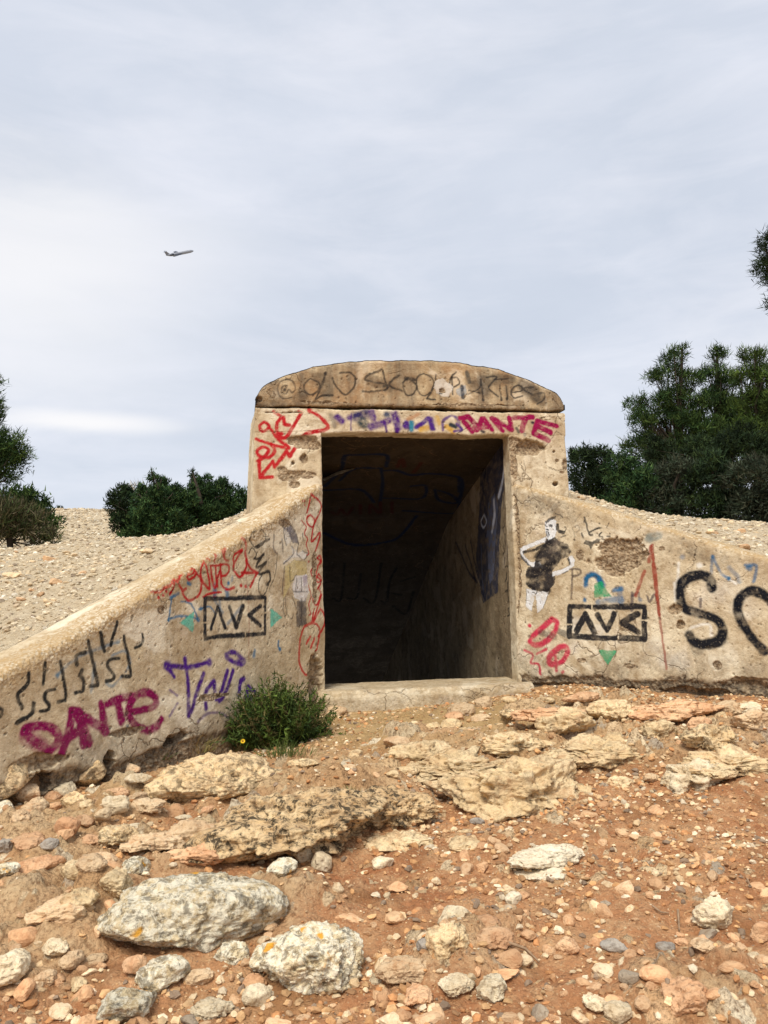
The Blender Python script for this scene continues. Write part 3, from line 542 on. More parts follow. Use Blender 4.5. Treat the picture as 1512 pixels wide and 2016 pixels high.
# ---- inside the tunnel
t = tagid('graffiti_mural', 'blue and grey mural on the tunnel side wall')
fill(OPS_T, t, 'G', (44, 52, 78), [(1335, 85), (1400, 110), (1392, 300), (1345, 500), (1318, 800), (1315, 1200), (1200, 1280), (1150, 1000), (1175, 600), (1180, 300), (1240, 130)], .92, .4)
fill(OPS_T, t, 'G', (120, 130, 160), [(1290, 480), (1315, 560), (1290, 800), (1280, 1100), (1250, 1150), (1225, 800), (1240, 560)], .75, .8)
b = pen(OPS_T, t, 'G', (205, 212, 226), 30, .6, .95)
b([(1368, 250), (1345, 400), (1318, 505)], [(1285, 540), (1285, 640), (1265, 760)]); b([(1210, 640), (1226, 690), (1206, 732), (1190, 690), (1210, 640)], w=10); b([(1190, 860), (1190, 1000), (1200, 1180)], w=14, a=.5, c=(120, 135, 170))
b([(1370, 110), (1372, 220)], [(1250, 150), (1210, 420), (1190, 560)], [(1005, 840), (1090, 1040), (1160, 1130)], [(1070, 860), (1150, 1120)], [(1110, 830), (1165, 1100)], [(1185, 1000), (1190, 1180), (1215, 1260)], w=16, c=(20, 32, 62), a=.85); b([(1330, 120), (1345, 250)], w=60, c=(22, 26, 44), a=.8)
t = tagid('graffiti_notes', 'column of small black note shapes on the tunnel wall')
b = pen(OPS_T, t, 'G', (30, 28, 30), 9, 2.2, .95)
b([(1355, 690), (1358, 720), (1342, 735), (1348, 762)], [(1360, 780), (1365, 845)], [(1383, 862), (1388, 1012), (1362, 1016)], [(1350, 862), (1354, 905), (1345, 930)], [(1356, 950), (1356, 1000)], [(1368, 1062), (1370, 1100), (1362, 1125)], [(1376, 1130), (1380, 1190), (1364, 1196)], [(1402, 1040), (1404, 1180)], [(1380, 1210), (1384, 1272)], [(1418, 1220), (1405, 1270)], [(1398, 1310), (1382, 1325), (1395, 1370), (1380, 1372)], [(1430, 1260), (1433, 1382), (1415, 1384)])
b([(1380, 500), (1392, 660)], [(1392, 600), (1420, 480), (1420, 650)], [(1350, 510), (1352, 590)], w=18, c=(80, 75, 75), a=.6)
t = tagid('graffiti_outline', 'dark blue outlined bubble lettering under the tunnel ceiling')
b = pen(OPS_C, t, 'G', (12, 34, 70), 22, .4, .95)
b([(70, 440), (190, 320), (210, 235), (260, 212), (510, 215), (518, 300)], [(180, 400), (290, 315), (480, 310)], [(480, 310), (492, 420), (470, 580)], [(490, 330), (600, 330), (700, 360), (860, 350), (1060, 392), (1050, 560)], [(640, 620), (1000, 640), (1050, 570)], [(490, 530), (770, 532), (802, 440), (700, 440)], [(70, 470), (330, 470), (430, 560)], [(870, 470), (980, 500), (1040, 560), (905, 545), (870, 470)], [(70, 750), (280, 800), (560, 780), (680, 720), (740, 660)])
b([(1055, 395), (1058, 480)], w=34)
b([(120, 630), (160, 650), (190, 610), (230, 650), (275, 600)], [(330, 640), (330, 580)], [(400, 640), (405, 575), (470, 640), (475, 560)], [(560, 560), (560, 640)], c=(70, 22, 14), w=20); b([(600, 300), (630, 250), (650, 300)], [(720, 340), (770, 280)], c=(80, 24, 14), w=26, a=.7)
b([(215, 880), (185, 1040), (130, 1035)], [(330, 930), (300, 1035), (230, 1035)], [(480, 880), (430, 1050), (350, 1040)], [(590, 900), (540, 960), (515, 1055), (470, 1050)], [(620, 960), (720, 940)], [(710, 1010), (655, 1105), (560, 1070)], [(520, 1010), (620, 1025)], [(80, 970), (130, 965)], c=(16, 13, 12), w=16)
SURF_L = Surf(OL, NL, DL, OPS_L); SURF_R = Surf(OR, NR, DR, OPS_R); SURF_F = Surf((0, 0, 0), (0, -1, 0), (1, 0, 0), OPS_F)
SURF_T = Surf((X1, 0, 0), (-1, 0, 0), (0, 1, 0), OPS_T)
CEIL_Z, CEIL_S = 1.85, .26        # ceiling height at the door and its slope down
SURF_C = Surf((0, .12, CEIL_Z), (0, -CEIL_S, -1), (1, 0, 0), OPS_C)

# ------------------------------------------------------------------ terrain heights
def tps_fit(pts):
    P = np.array(pts, float); n = len(P); d = np.hypot(P[:, None, 0] - P[None, :, 0], P[:, None, 1] - P[None, :, 1])
    K = np.where(d > 0, d * d * np.log(d + 1e-12), 0) + np.eye(n) * .02; A = np.zeros((n + 3, n + 3)); A[:n, :n] = K
    A[:n, n:] = np.c_[np.ones(n), P[:, :2]]; A[n:, :n] = A[:n, n:].T
    return P, np.linalg.solve(A, np.r_[P[:, 2], 0, 0, 0])
def tps(F, x, y):
    P, c = F; r = c[-3] + c[-2] * x + c[-1] * y
    for i in range(len(P)):
        d2 = (x - P[i, 0]) ** 2 + (y - P[i, 1]) ** 2; r = r + c[i] * .5 * d2 * np.log(d2 + 1e-12)
    return r
COPT = .30
backs = []
for T, O, D_, N_ in ((LT, OL, DL, NL), (RT, OR, DR, NR)):
    for s in (.5, .9, 1.3, 1.7, 2.1, 2.5, 3.0, 3.5):
        p = O + D_ * s - N_ * (COPT + .02); backs.append((p[0], p[1], float(smooth_top(T, s)) - .085))
FB = tps_fit(backs + [(-1.04, .66, 1.30), (-1.59, 1.34, 1.20), (-2.22, 2.18, 1.23), (-2.72, 2.4, 1.22), (-3.29, 2.27, 1.12), (-3.57, 7.84, 1.92), (-6.21, 18.5, 3.27), (-4.79, 18.8, 3.29), (-5.2, 12, 2.5),
    (1.7, .55, 1.46), (2.0, .42, 1.33), (2.3, .35, 1.19), (3.2, .9, 1.22), (4.2, 1.4, 1.25), (.27, .9, 1.85), (.27, 3, 1.5), (0, 8, 1.6), (3, 5, 1.45), (5.5, 5, 1.45), (8, 12, 2.1), (5, 20, 2.6), (0, 18, 2.8),
    (-7, 24, 3.1), (-5, 1.0, .75), (-5.5, -1.5, .2), (-1.5, 3.6, 1.2), (-2, 5, 1.35), (5, 0, .9), (5, -1.5, .4), (-8, 8, 1.8), (9, 2, 1.2)])
FA = tps_fit([(-.46, 0, -.17), (.3, -.05, -.15), (-1.17, -.8, -.29), (-1.76, -1.47, -.28), (-2.14, -1.89, -.30), (1.0, 0, -.07), (1.35, -.39, -.06), (1.94, -1.05, -.07), (2.2, -1.3, -.06),
    (-1.07, -5.9, -.92), (-3, -5.9, -.97), (1.5, -5.9, -.86), (0, -3.5, -.50), (-2, -3.6, -.60), (1.5, -3.4, -.42), (-1, -1.9, -.36), (.6, -1.6, -.24), (3, -2.5, -.16), (-3.2, -3, -.5), (-1, -2.8, -.48), (.5, -2.5, -.37), (2.2, -2.2, -.2), (-.4, -.9, -.22)])
def back_weight(x, y):
    """1 behind the wings and the headwall, 0 in front"""
    l = (x - X0) * -NL[0] + (y) * -NL[1]; r = (x - X1) * -NR[0] + y * -NR[1]
    wl = sstep(.06, .26, l); wr = sstep(.06, .26, r); wm = sstep(.35, .65, y)
    sl_ = (x - X0) * DL[0] + y * DL[1]; sr_ = (x - X1) * DR[0] + y * DR[1]
    wl = wl * (1 - sstep(3.4, 4.6, sl_)); wr = wr * (1 - sstep(3.6, 5.0, sr_))
    w_ = np.where(x < X0, np.maximum(wl * (y < .0) + (y >= 0) * np.maximum(wl, wm), 0), np.where(x > X1, (y < 0) * wr + (y >= 0) * np.maximum(wr, wm), wm))
    far = sstep(2.6, 5.5, np.hypot(x - .27, y + 1) ) * sstep(-5, 0, y)
    return np.maximum(w_, far * sstep(-2.0, 1.0, y + 0 * x) * ((x < -3.4) | (x > 3.6)))
ROCKY = [(px, py, rx, rz, am) for px, py, rx, rz, am in ((960, 1480, .55, .22, .05), (1180, 1425, .5, .25, .06), (1400, 1450, .45, .3, .05), (820, 1470, .3, .15, .04), (600, 1560, .5, .3, .05), (240, 1600, .25, .2, .04), (140, 1760, .3, .2, .045), (420, 1660, .22, .12, .04), (700, 1760, .2, .1, .02), (60, 1880, .3, .2, .045), (330, 1700, .3, .12, .04), (1250, 1480, .5, .2, .045), (560, 1800, .3, .15, .03), (900, 1900, .25, .12, .03), (1380, 1960, .25, .15, .03), (120, 1650, .3, .15, .04))]
ROCKXY = []
def base_front(x, y): return tps(FA, np.clip(x, -4, 4), np.clip(y, -6.5, .6))
def base_back(x, y):
    xc = np.clip(x, -8, 9); yc = np.clip(y, -3.2, 24); d = np.hypot(x - xc, y - yc)
    return tps(FB, xc, yc) - 6 * (1 - np.exp(-d / 60.)) * (d > 0)
def march(px, py, H):
    d = ray(px, py); t = np.arange(1.5, 40, .02); P = CAM + d * t[:, None]; below = P[:, 2] < H(P[:, 0], P[:, 1])
    return P[np.argmax(below)] if below.any() else P[-1]
def rockmask(x, y):
    r = np.zeros(len(x))
    for cx, cy_, rx, ry, am in ROCKXY: r = np.maximum(r, np.exp(-(((x - cx) / rx) ** 2 + ((y - cy_) / ry) ** 2) * .9) * am / .05)
    P = np.stack([x, y, np.zeros_like(x)], 1)
    return np.clip(sstep(.25, .75, r + .45 * fbm(P, 3.2, 4, .6, seed=41)), 0, 1)
for px, py, rx, ry, am in ROCKY:
    p = march(px, py, base_front); ROCKXY.append((p[0], p[1], rx, ry * 1.7, am))
def buried(x, y, size, seed, prob, rmin, rmax, hh):
    """half buried angular stones: relief, cover and a random number per stone"""
    P = np.stack([x, y, np.zeros_like(x)], 1); wx = x + size * .16 * fbm(P, 2.2 / size, 2, seed=seed + 50); wy = y + size * .16 * fbm(P, 2.2 / size, 2, seed=seed + 60)
    ia = np.floor(wx / size).astype(np.int64); ib = np.floor(wy / size).astype(np.int64); best = np.zeros(len(x)); cid = np.zeros(len(x)); z0 = np.zeros_like(ia)
    for da in (-1, 0, 1):
        for db in (-1, 0, 1):
            ca, cb = ia + da, ib + db; h = [_hash(ca, cb, z0, seed + q) for q in range(8)]
            ox = (ca + .1 + .8 * h[0]) * size; oy = (cb + .1 + .8 * h[1]) * size; r = (rmin + (rmax - rmin) * h[2] ** 1.6) * (h[3] < prob)
            an = h[4] * 6.28; dx, dy = wx - ox, wy - oy; u = dx * np.cos(an) + dy * np.sin(an); v = (-dx * np.sin(an) + dy * np.cos(an)) * (1.2 + .9 * h[5]); rr = np.maximum(r, 1e-6)
            d = np.maximum(np.abs(u * .87 + v * .5), np.maximum(np.abs(v), np.abs(u * .87 - v * .5))) * .55 / rr + np.hypot(u, v) * .5 / rr   # roughly six sided
            k = np.where(r > 0, sstep(1.0, .62, d) * (.75 + .25 * (1 - d)) * r * hh * (.6 + .8 * h[6]) * (1 + .45 * u / rr), 0)
            m_ = k > best; best = np.where(m_, k, best); cid = np.where(m_, h[7], cid)
    return best, cid
LEV = ((.42, 500, .75, .09, .21, .34), (.19, 520, .8, .03, .085, .55), (.085, 540, .85, .012, .036, .6))
def cobbles(x, y, rm):
    P = np.stack([x, y, np.zeros_like(x)], 1); clump = fbm(P, .9, 3, .5, seed=560); tot = np.zeros(len(x)); top = np.zeros(len(x)); cid = np.zeros(len(x))
    thr = np.exp(-((x - .15) / .85) ** 2 - ((y + .5) / .65) ** 2)
    for i, (size, seed, prob, r0, r1, hh) in enumerate(LEV):
        h, c = buried(x, y, size, seed, prob, r0, r1, hh)
        w_ = (sstep(.25, .6, rm), np.clip(sstep(-.35, .15, clump) * .8 + rm, 0, 1), np.clip(.55 + .6 * clump + rm * .4, 0, 1))[i] * (1 - .85 * thr)
        h = h * w_; cid = np.where(h > top + .001, c, cid); top = np.maximum(top, h); tot = tot + h * (1, .8, .8)[i]
    return tot, sstep(.003, .009, top), cid
CPAL = np.array([(.76, .60, .36), (.80, .66, .43), (.66, .47, .26), (.62, .38, .19), (.68, .44, .24), (.74, .56, .34), (.84, .74, .53), (.56, .34, .17), (.50, .42, .31), (.72, .52, .30)])
def height(x, y, detail=True):
    x = np.asarray(x, float); y = np.asarray(y, float); wb = back_weight(x, y)
    h = base_front(x, y) * (1 - wb) + base_back(x, y) * wb
    if detail:
        P = np.stack([x, y, np.zeros_like(x)], 1); nearwall = sstep(.0, .5, -y)
        fr = .035 * fbm(P, 1.3, 3, .5, seed=2) + .034 * fbm(P, 5, 4, .62, seed=7) + .013 * ridged(P, 15, 3, .6, seed=8) + .006 * ridged(P, 34, 2, .6, seed=9)
        rm = rockmask(x, y); fr = fr + rm * (.07 * ridged(P, 2.6, 5, .62, seed=21) + .04 + .020 * ridged(P, 11, 3, .65, seed=4))
        tail = np.exp(-((x - .27) / .8) ** 2 - ((y + .1) / .5) ** 2)
        cob, _, _ = cobbles(x, y, rm); fr = fr + cob
        bk = .03 * fbm(P, .9, 3, .5, seed=31) + .025 * fbm(P, 6, 4, .65, seed=33)
        h = h + fr * (1 - wb) * (1 - .7 * tail) + bk * wb
    return h
def ground_z(x, y): return float(height([x], [y])[0])
def on_ground(px, py):
    return march(px, py, lambda a, b: height(a, b))

def axis(segs):
    out = [segs[0][0]]
    for a, b_, st, g in segs:
        x = a
        while x < b_ - 1e-6:
            x = min(x + st, b_); st *= g; out.append(x)
    return np.array(out)
def sym_axis(lo, hi, st, ext, g=1.12):
    mid = np.arange(lo, hi + st / 2, st); a = []; s = st; x = lo
    while x > -ext: s *= g; x -= s; a.append(x)
    b = []; s = st; x = mid[-1]
    while x < ext: s *= g; x += s; b.append(x)
    return np.r_[a[::-1], mid, b]
def build_ground():
    xs = sym_axis(-2.75, 2.75, .0135, 700, 1.10)
    y1 = np.arange(-4.30, .0, .0135); y2 = []; y = y1[-1]; s = .02
    while y < 1400: s *= 1.035 if y < 3 else 1.06; y += s; y2.append(y)
    y0 = []; y = -4.35; s = .03
    while y > -300: s *= 1.2; y -= s; y0.append(y)
    ys = np.r_[y0[::-1], y1, y2]
    X, Y = np.meshgrid(xs, ys, indexing='ij'); x = X.ravel(); y = Y.ravel(); z = height(x, y)
    wb = back_weight(x, y); rm = rockmask(x, y) * (1 - wb)
    P = np.stack([x, y, z], 1)
    tan = np.clip(np.exp(-((x - .1) / 1.0) ** 2 - ((y + .55) / .75) ** 2) * 1.5 + sstep(-.6, -1.8, x) * sstep(-2.6, -1.6, y) * .45 + .35 * fbm(P, 1.8, 3, .5, seed=77), 0, 1)
    soil = np.stack([wb, rm * .65, tan, np.ones_like(x)], 1)
    front = y < 1; cm = np.zeros((len(x), 4)); _, cov, cid = cobbles(x[front], y[front], rockmask(x[front], y[front]))
    cm[front, :3] = CPAL[(cid * 9.99).astype(int)] * (.8 + .4 * ((cid * 97) % 1))[:, None]; cm[front, 3] = cov * (1 - wb[front])
    F = grid_faces(len(xs), len(ys)); cx = x[F].mean(1); cyv = y[F].mean(1)
    keep = ~((cx > X0 - .12) & (cx < X1 + .12) & (cyv > .03) & (cyv < .72)); F = F[keep]
    me = mesh_np('ground', P, F, True, None, {'soil': soil, 'cobble': cm}, M_GROUND)
    link('ground', me, kind='structure')
build_ground()

# ------------------------------------------------------------------ the bunker entrance
BASE = Vector((.27, 0, -.12))
bunker = bpy.data.objects.new('bunker_entrance', None); COL.objects.link(bunker); bunker.location = BASE
bunker['label'] = 'graffiti covered plastered bunker doorway with a curved top and two splayed wing walls'; bunker['category'] = 'bunker entrance'
def part(name, me, parent=bunker, label=None, kind=None):
    o = link(name, me, parent, label, kind=kind)
    if parent is bunker: o.matrix_parent_inverse = Matrix.Translation(-BASE)
    return o
def wdisp(P):
    """one displacement field for every piece of the old plaster, by world position"""
    d = np.stack([fbm(P, 2.6, 3, .5, seed=s) * .011 + fbm(P, 14, 4, .6, seed=s + 5) * .0042 for s in (101, 111, 121)], 1)
    return d
def spall_mask(surf, A, B, spots):
    """broken places: (photo px, py, rx, ry, depth) -> mask and depth on the plane"""
    mk = np.zeros(len(A)); dp = np.zeros(len(A)); Q = np.stack([A, B, np.zeros_like(A)], 1)
    no = fbm(Q, 9, 4, .65, seed=61)
    for px, py, rx, ry, de in spots:
        a, b_ = surf.map((px, py)); sc = surf.scale((px, py)); ax, _ = surf.map((px + 10, py)); rx_ = rx * abs(ax - a) / 10; ry_ = ry * sc
        d = np.hypot((A - a) / rx_, (B - b_) / ry_) + no * .75
        m_ = sstep(1.08, .86, d); mk = np.maximum(mk, m_); dp = np.maximum(dp, m_ * de * (1 + .5 * sstep(1., 0., d)))
    return mk, dp
def tagged(me_name, P, N, attrs, faces, tag, parent, mat, nm, label=None):
    """the wall mesh and, cut out of it along their outlines, the painted pieces as sub-parts"""
    ft = tag[faces]; main = np.zeros(len(faces), int)
    for t_ in np.unique(tag):
        if t_: main[(ft == t_).sum(1) >= 3] = t_
    def sub(f):
        used, inv = np.unique(f, return_inverse=True)
        return mesh_np(nm, P[used], inv.reshape(f.shape), True, N[used], {k: v[used] for k, v in attrs.items()}, mat)
    pieces = []
    for t_ in np.unique(main):
        if not t_: continue
        idx = np.where(main == t_)[0]; f = faces[idx]; used, inv = np.unique(f, return_inverse=True); inv = inv.reshape(f.shape)
        lab = np.arange(len(used)); 
        while True:
            mn = lab[inv].min(1); new = lab.copy()
            for c_ in range(f.shape[1]): np.minimum.at(new, inv[:, c_], mn)
            new = new[new]
            if (new == lab).all(): break
            lab = new
        fl = lab[inv[:, 0]]; ids, cnt_ = np.unique(fl, return_counts=True)
        for i_, c_ in zip(ids, cnt_):
            if c_ < 40: main[idx[fl == i_]] = 0
            else: pieces.append((t_, idx[fl == i_]))
    w_ = part(nm, sub(faces[main == 0]), parent, label)
    for t_, idx in pieces:
        me = sub(faces[idx]); me.name = TAGS[t_][0]; link(TAGS[t_][0], me, w_, TAGS[t_][1])
    return w_
def wing(side, T, O, D_, N_, surf, S1, spots, deep, label):
    cols = np.r_[np.arange(0, S1, .0058), np.linspace(S1, 4.1, 50)[1:]]
    nz = 270; zb = -.55
    prof = []; top = smooth_top(T, cols); r = .045
    A = []; rows = []
    for i, s in enumerate(cols):
        zt = top[i]; z = np.linspace(zb, zt - r, nz); th = np.linspace(0, math.pi / 2, 6)[1:]
        o = np.r_[np.zeros(nz), r - r * np.cos(th) , np.linspace(r, COPT, 16)[1:], COPT + .004, COPT + .006]
        zz = np.r_[z, zt - r + r * np.sin(th), np.full(15, zt), zt - .06, zt - .5]
        rows.append(np.stack([np.full(len(zz), s), o, zz], 1))
    G = np.array(rows); nu, nv = G.shape[:2]; s = G[..., 0].ravel(); o = G[..., 1].ravel(); z = G[..., 2].ravel()
    P = O + s[:, None] * D_ - o[:, None] * N_ + z[:, None] * np.array([0, 0, 1.])
    rgba, tag = surf.paint(s, z); front = o < .012
    rgba[~front, 3] = 0; tag[~front] = 0
    zt = np.repeat(top, nv); Q = np.stack([s, z, np.full_like(s, 7. if side == 'L' else 3.)], 1)
    mk, dp = spall_mask(surf, s, z, spots); m2, d2 = spall_mask(surf, s, z, deep)
    mk *= front; dp *= front; m2 *= front; d2 *= front
    P = P + wdisp(P)
    pit = cells(s, z, .06, 5, .004, .012, .55) * front + .8 * cells(s, z, .17, 15, .008, .022, .5) * front
    # ragged lower edge of the plaster, rubble behind it
    zb_ = (-.20 if side == 'L' else .015) + .05 * fbm(Q, 5, 4, .6, seed=71)
    low = sstep(.035, -.01, z - zb_) * front
    P = P - N_ * (dp + d2 + .006 * pit + .022 * low)[:, None]
    rough = np.clip(mk + low, 0, 1); P = P + N_ * ((.010 * ridged(Q, 22, 3, .6, seed=81) + .006 * fbm(Q, 60, 2, seed=3)) * rough)[:, None]
    cop = np.clip(sstep(zt - .17 - .05 * fbm(Q, 3, 3, seed=19), zt - .02, z) , 0, 1) if side == 'L' else sstep(zt - .035, zt - .01, z)
    cop = np.where(o > .01, 1, cop); cop = cop * (1 - .75 * sstep(.17, .22, o + .02 * fbm(Q, 5, 3, seed=29)) * (side == 'L'))
    P = P + np.array([0, 0, 1.]) * (.008 * ridged(P, 20, 3, .6, seed=83) * cop)[:, None] + N_ * (.006 * ridged(P, 24, 3, .6, seed=88) * cop * front)[:, None]
    dirt = .55 * sstep(.30, .0, z - zb_) * sstep(-.2, .35, fbm(Q, 4, 4, .6, seed=91) + .1) + .85 * low * (side == 'R') + .7 * pit + .35 * low
    dirt = np.clip(dirt + .28 * sstep(.16, .05, np.abs(zt - .24 - z)) * sstep(-.1, .35, fbm(Q, 3.5, 4, .6, seed=96)) * (side == 'L') + .75 * sstep(.11, .02, np.abs(zt - .085 - z) + .03 * fbm(Q, 4, 3, seed=97)) * sstep(-.35, .25, fbm(Q, 3, 3, seed=95)) * (side == 'R'), 0, 1)
    rgba[:, 3] *= 1 - np.clip(mk, 0, 1) * .85
    mask = np.stack([np.clip(rough + m2, 0, 1), dirt * front, cop, np.ones_like(s)], 1)
    N = grid_normals(P.reshape(nu, nv, 3)).reshape(-1, 3)
    F = grid_faces(nu, nv)
    if (N[nv * 40 + 100] @ N_) < 0: N = -N; F = F[:, ::-1]
    return tagged('wing_wall', P, N, {'paint': rgba, 'mask': mask}, F, tag, bunker, M_WALL, 'wing_wall', label)
SP_L = [(622, 1345, 15, 58, .05), (345, 1065 + 390, 24, 16, .05), (560, 1030, 10, 6, .008), (318, 1200, 7, 9, .008), (420, 1370, 40, 6, .006), (250, 1440, 30, 8, .010), (480, 1420, 25, 14, .008), (90, 1500, 60, 16, .02), (620, 1150, 5, 60, .008)]
DP_L = [(216, 1500, 12, 22, .10), (340, 1462, 22, 9, .10), (78, 1545, 30, 26, .11), (120, 1575, 40, 22, .10), (190, 1545, 30, 18, .07), (20, 1590, 25, 30, .08)]
SP_R = [(1222, 1098, 52, 34, .022), (1190, 1108, 34, 18, .022), (1332, 1198, 15, 12, .018), (1340, 1228, 9, 9, .012), (1142, 1092, 7, 9, .010), (1016, 1085, 7, 110, .018), (1018, 1180, 4, 60, .012), (1225, 1368, 75, 14, .03), (1380, 1368, 80, 12, .03), (1100, 1352, 50, 8, .02), (1305, 1080, 7, 5, .008), (1412, 1312, 9, 8, .012), (1240, 1310, 14, 5, .007), (1200, 1120, 9, 12, .03), (1480, 1345, 60, 14, .015), (1145, 1300, 8, 5, .007)]
wl = wing('L', LT, OL, DL, NL, SURF_L, 2.72, SP_L, DP_L, 'wing wall sloping down with a broad pale coping and rubble showing at its foot')
wr = wing('R', RT, OR, DR, NR, SURF_R, 1.95, SP_R, [], 'wing wall with a large patch of broken plaster and a dark crumbling foot')

def path_grid(path, zs, nrm, name, label, mat, spots=(), edge_rough=.0, cap=False):
    """vertical sheet along a plan path (x,y) with heights zs"""
    nu, nv = len(path), zs.shape[1]
    P = np.concatenate([np.repeat(path[:, None, :], nv, 1), zs[..., None]], 2).reshape(-1, 3)
    x, z = P[:, 0].copy(), P[:, 2].copy(); front = np.abs(P[:, 1] - path[nu // 2, 1]) < .03
    rgba, tag = SURF_F.paint(x, z); rgba[~front, 3] = 0; tag[~front] = 0
    mk, dp = spall_mask(SURF_F, x, z, spots); mk *= front; dp *= front
    pit = (cells(x, z, .07, 25, .004, .012, .5) + .8 * cells(x, z, .2, 35, .008, .02, .4)) * front
    Q = np.stack([x, z, np.full_like(x, 1.)], 1)
    P = P + wdisp(P); P[:, 1] += dp + .007 * pit
    P[:, 1] -= (.010 * ridged(Q, 22, 3, .6, seed=81)) * mk
    rgba[:, 3] *= 1 - mk * .85
    mask = np.stack([mk, np.clip(.7 * pit, 0, 1), np.zeros_like(x), np.ones_like(x)], 1)
    N = grid_normals(P.reshape(nu, nv, 3)).reshape(-1, 3); F = grid_faces(nu, nv)
    if N[(nu // 2) * nv + nv // 2][1] > 0: N = -N; F = F[:, ::-1]
    return P, N, rgba, mask, F, tag
def arc_path(pts, r=.018, step=.0065):
    """plan polyline with rounded corners, fine steps"""
    P = [np.array(p, float) for p in pts]; out = []
    for i in range(len(P)):
        if 0 < i < len(P) - 1:
            a = (P[i - 1] - P[i]); b_ = (P[i + 1] - P[i]); a /= np.linalg.norm(a); b_ /= np.linalg.norm(b_)
            p0, p1 = P[i] + a * r, P[i] + b_ * r
            for t in np.linspace(0, 1, 6): out.append((1 - t) ** 2 * p0 + 2 * t * (1 - t) * P[i] + t * t * p1)
        else: out.append(P[i])
    res = [out[0]]
    for q in out[1:]:
        L_ = np.linalg.norm(q - res[-1]); st = step if abs(q[1] - res[-1][1]) < .02 else step * 3
        n = max(1, int(round(L_ / st)))
        for k in range(1, n + 1): res.append(res[-1] + (q - res[-1]) * (1 / (n - k + 1)))
    return np.array(res)
def pier(xo_top, xo_bot, xb, xj, spots, label):
    zz = np.arange(-.45, CEIL_Z + .19, .0072)
    path = arc_path([(xb, .6), (xo_top, 0), (xj, 0), (xj, .15)])
    u = path.copy(); nu = len(u); nv = len(zz)
    f = np.clip((xj - u[:, 0]) / (xj - xo_top), 0, 1.2)      # outer edge leans outwards downwards
    lean = (xo_bot - xo_top) * (2.05 - zz) / 2.05
    X = u[:, 0][:, None] + f[:, None] * lean[None, :]
    Y = np.repeat(u[:, 1][:, None], nv, 1); Z = np.repeat(zz[None, :], nu, 0)
    P = np.stack([X, Y, Z], 2).reshape(-1, 3); x, z = P[:, 0].copy(), P[:, 2].copy(); front = P[:, 1] < .008
    return P, x, z, front, nu, nv, label, spots
def finish(P, x, z, front, nu, nv, label, spots, name='pier', mat=None, parent=None, disp=True, extra_dirt=None, rag=None):
    rgba, tag = SURF_F.paint(x, z); rgba[~front, 3] = 0; tag[~front] = 0
    mk, dp = spall_mask(SURF_F, x, z, spots); dp = dp * front
    pit = (cells(x, z, .07, 25, .004, .012, .5) + .8 * cells(x, z, .2, 35, .008, .02, .4)) * front
    Q = np.stack([x, z, np.ones_like(x)], 1); P = P + wdisp(P)
    if rag is not None: P = rag(P, x, z, front)
    P[:, 1] += dp + .007 * pit; P[:, 1] -= .012 * ridged(Q, 22, 3, .6, seed=81) * mk * front
    rgba[:, 3] *= 1 - mk * .85
    dirt = .7 * pit + (extra_dirt(x, z) if extra_dirt else 0)
    mask = np.stack([mk * front, np.clip(dirt, 0, 1), np.zeros_like(x), np.ones_like(x)], 1)
    N = grid_normals(P.reshape(nu, nv, 3)).reshape(-1, 3); F = grid_faces(nu, nv)
    fi = np.where(front)[0]
    if N[fi[len(fi) // 2]][1] > 0: N = -N; F = F[:, ::-1]
    return tagged(name, P, N, {'paint': rgba, 'mask': mask}, F, tag, parent or bunker, mat or M_WALL, name, label)
SP_FL = [(600, 868, 30, 13, .024), (622, 876, 16, 9, .022), (568, 938, 22, 10, .014), (580, 955, 10, 6, .012), (598, 905, 8, 10, .018), (556, 925, 8, 5, .012), (576, 912, 4, 4, .02), (600, 935, 20, 6, .006), (560, 812, 40, 4, .008)]
SP_FR = [(1048, 880, 26, 14, .035), (1012, 872, 14, 12, .015), (1030, 885, 24, 10, .012), (1108, 930, 5, 3, .01), (1094, 953, 6, 4, .035), (1113, 915, 5, 12, .012), (1091, 889, 3, 3, .02), (1097, 907, 4, 3, .015), (1012, 920, 6, 30, .008)]
finish(*pier(-.935, -1.045, -.965, X0, SP_FL, None))
finish(*pier(1.468, 1.500, 1.50, X1, SP_FR, None))
# lintel band
def lintel():
    xs = np.arange(-.94, 1.472, .0062); z1 = 2.038; r = .016
    prof = [(.16, CEIL_Z - .002), (.13, CEIL_Z - .002), (.1, CEIL_Z - .002), (.05, CEIL_Z - .002)]
    th = np.linspace(0, math.pi / 2, 5); prof += [(r - r * math.sin(t), CEIL_Z + r - r * math.cos(t)) for t in th]
    prof += [(0, z) for z in np.arange(CEIL_Z + r + .006, z1 - r, .0062)] + [(r - r * math.cos(t), z1 - r + r * math.sin(t)) for t in th] + [(.06, z1), (.12, z1)]
    pr = np.array(prof); nu, nv = len(xs), len(pr)
    P = np.stack([np.repeat(xs[:, None], nv, 1), np.repeat(pr[None, :, 0], nu, 0), np.repeat(pr[None, :, 1], nu, 0)], 2).reshape(-1, 3)
    P[:, 1] -= .0022
    # outside the opening the band is only its front
    def rag(P, x, z, front):
        e = fbm(np.stack([x, x * 0, x * 0], 1), 9, 4, .6, seed=52)
        P[:, 2] += np.where(z < CEIL_Z + .05, .009 * np.clip(e, -.3, 1) * sstep(.05, 0, z - CEIL_Z), 0)
        P[:, 2] -= np.where(z > z1 - .04, .014 * np.clip(e + .1, 0, 1), 0); return P
    return P, P[:, 0].copy(), P[:, 2].copy(), P[:, 1] < .004, nu, nv, None, [(560, 808, 60, 5, .012), (520, 800, 14, 5, .02), (1080, 822, 24, 3, .006)], 'lintel', None, None, True, None, rag
finish(*lintel())
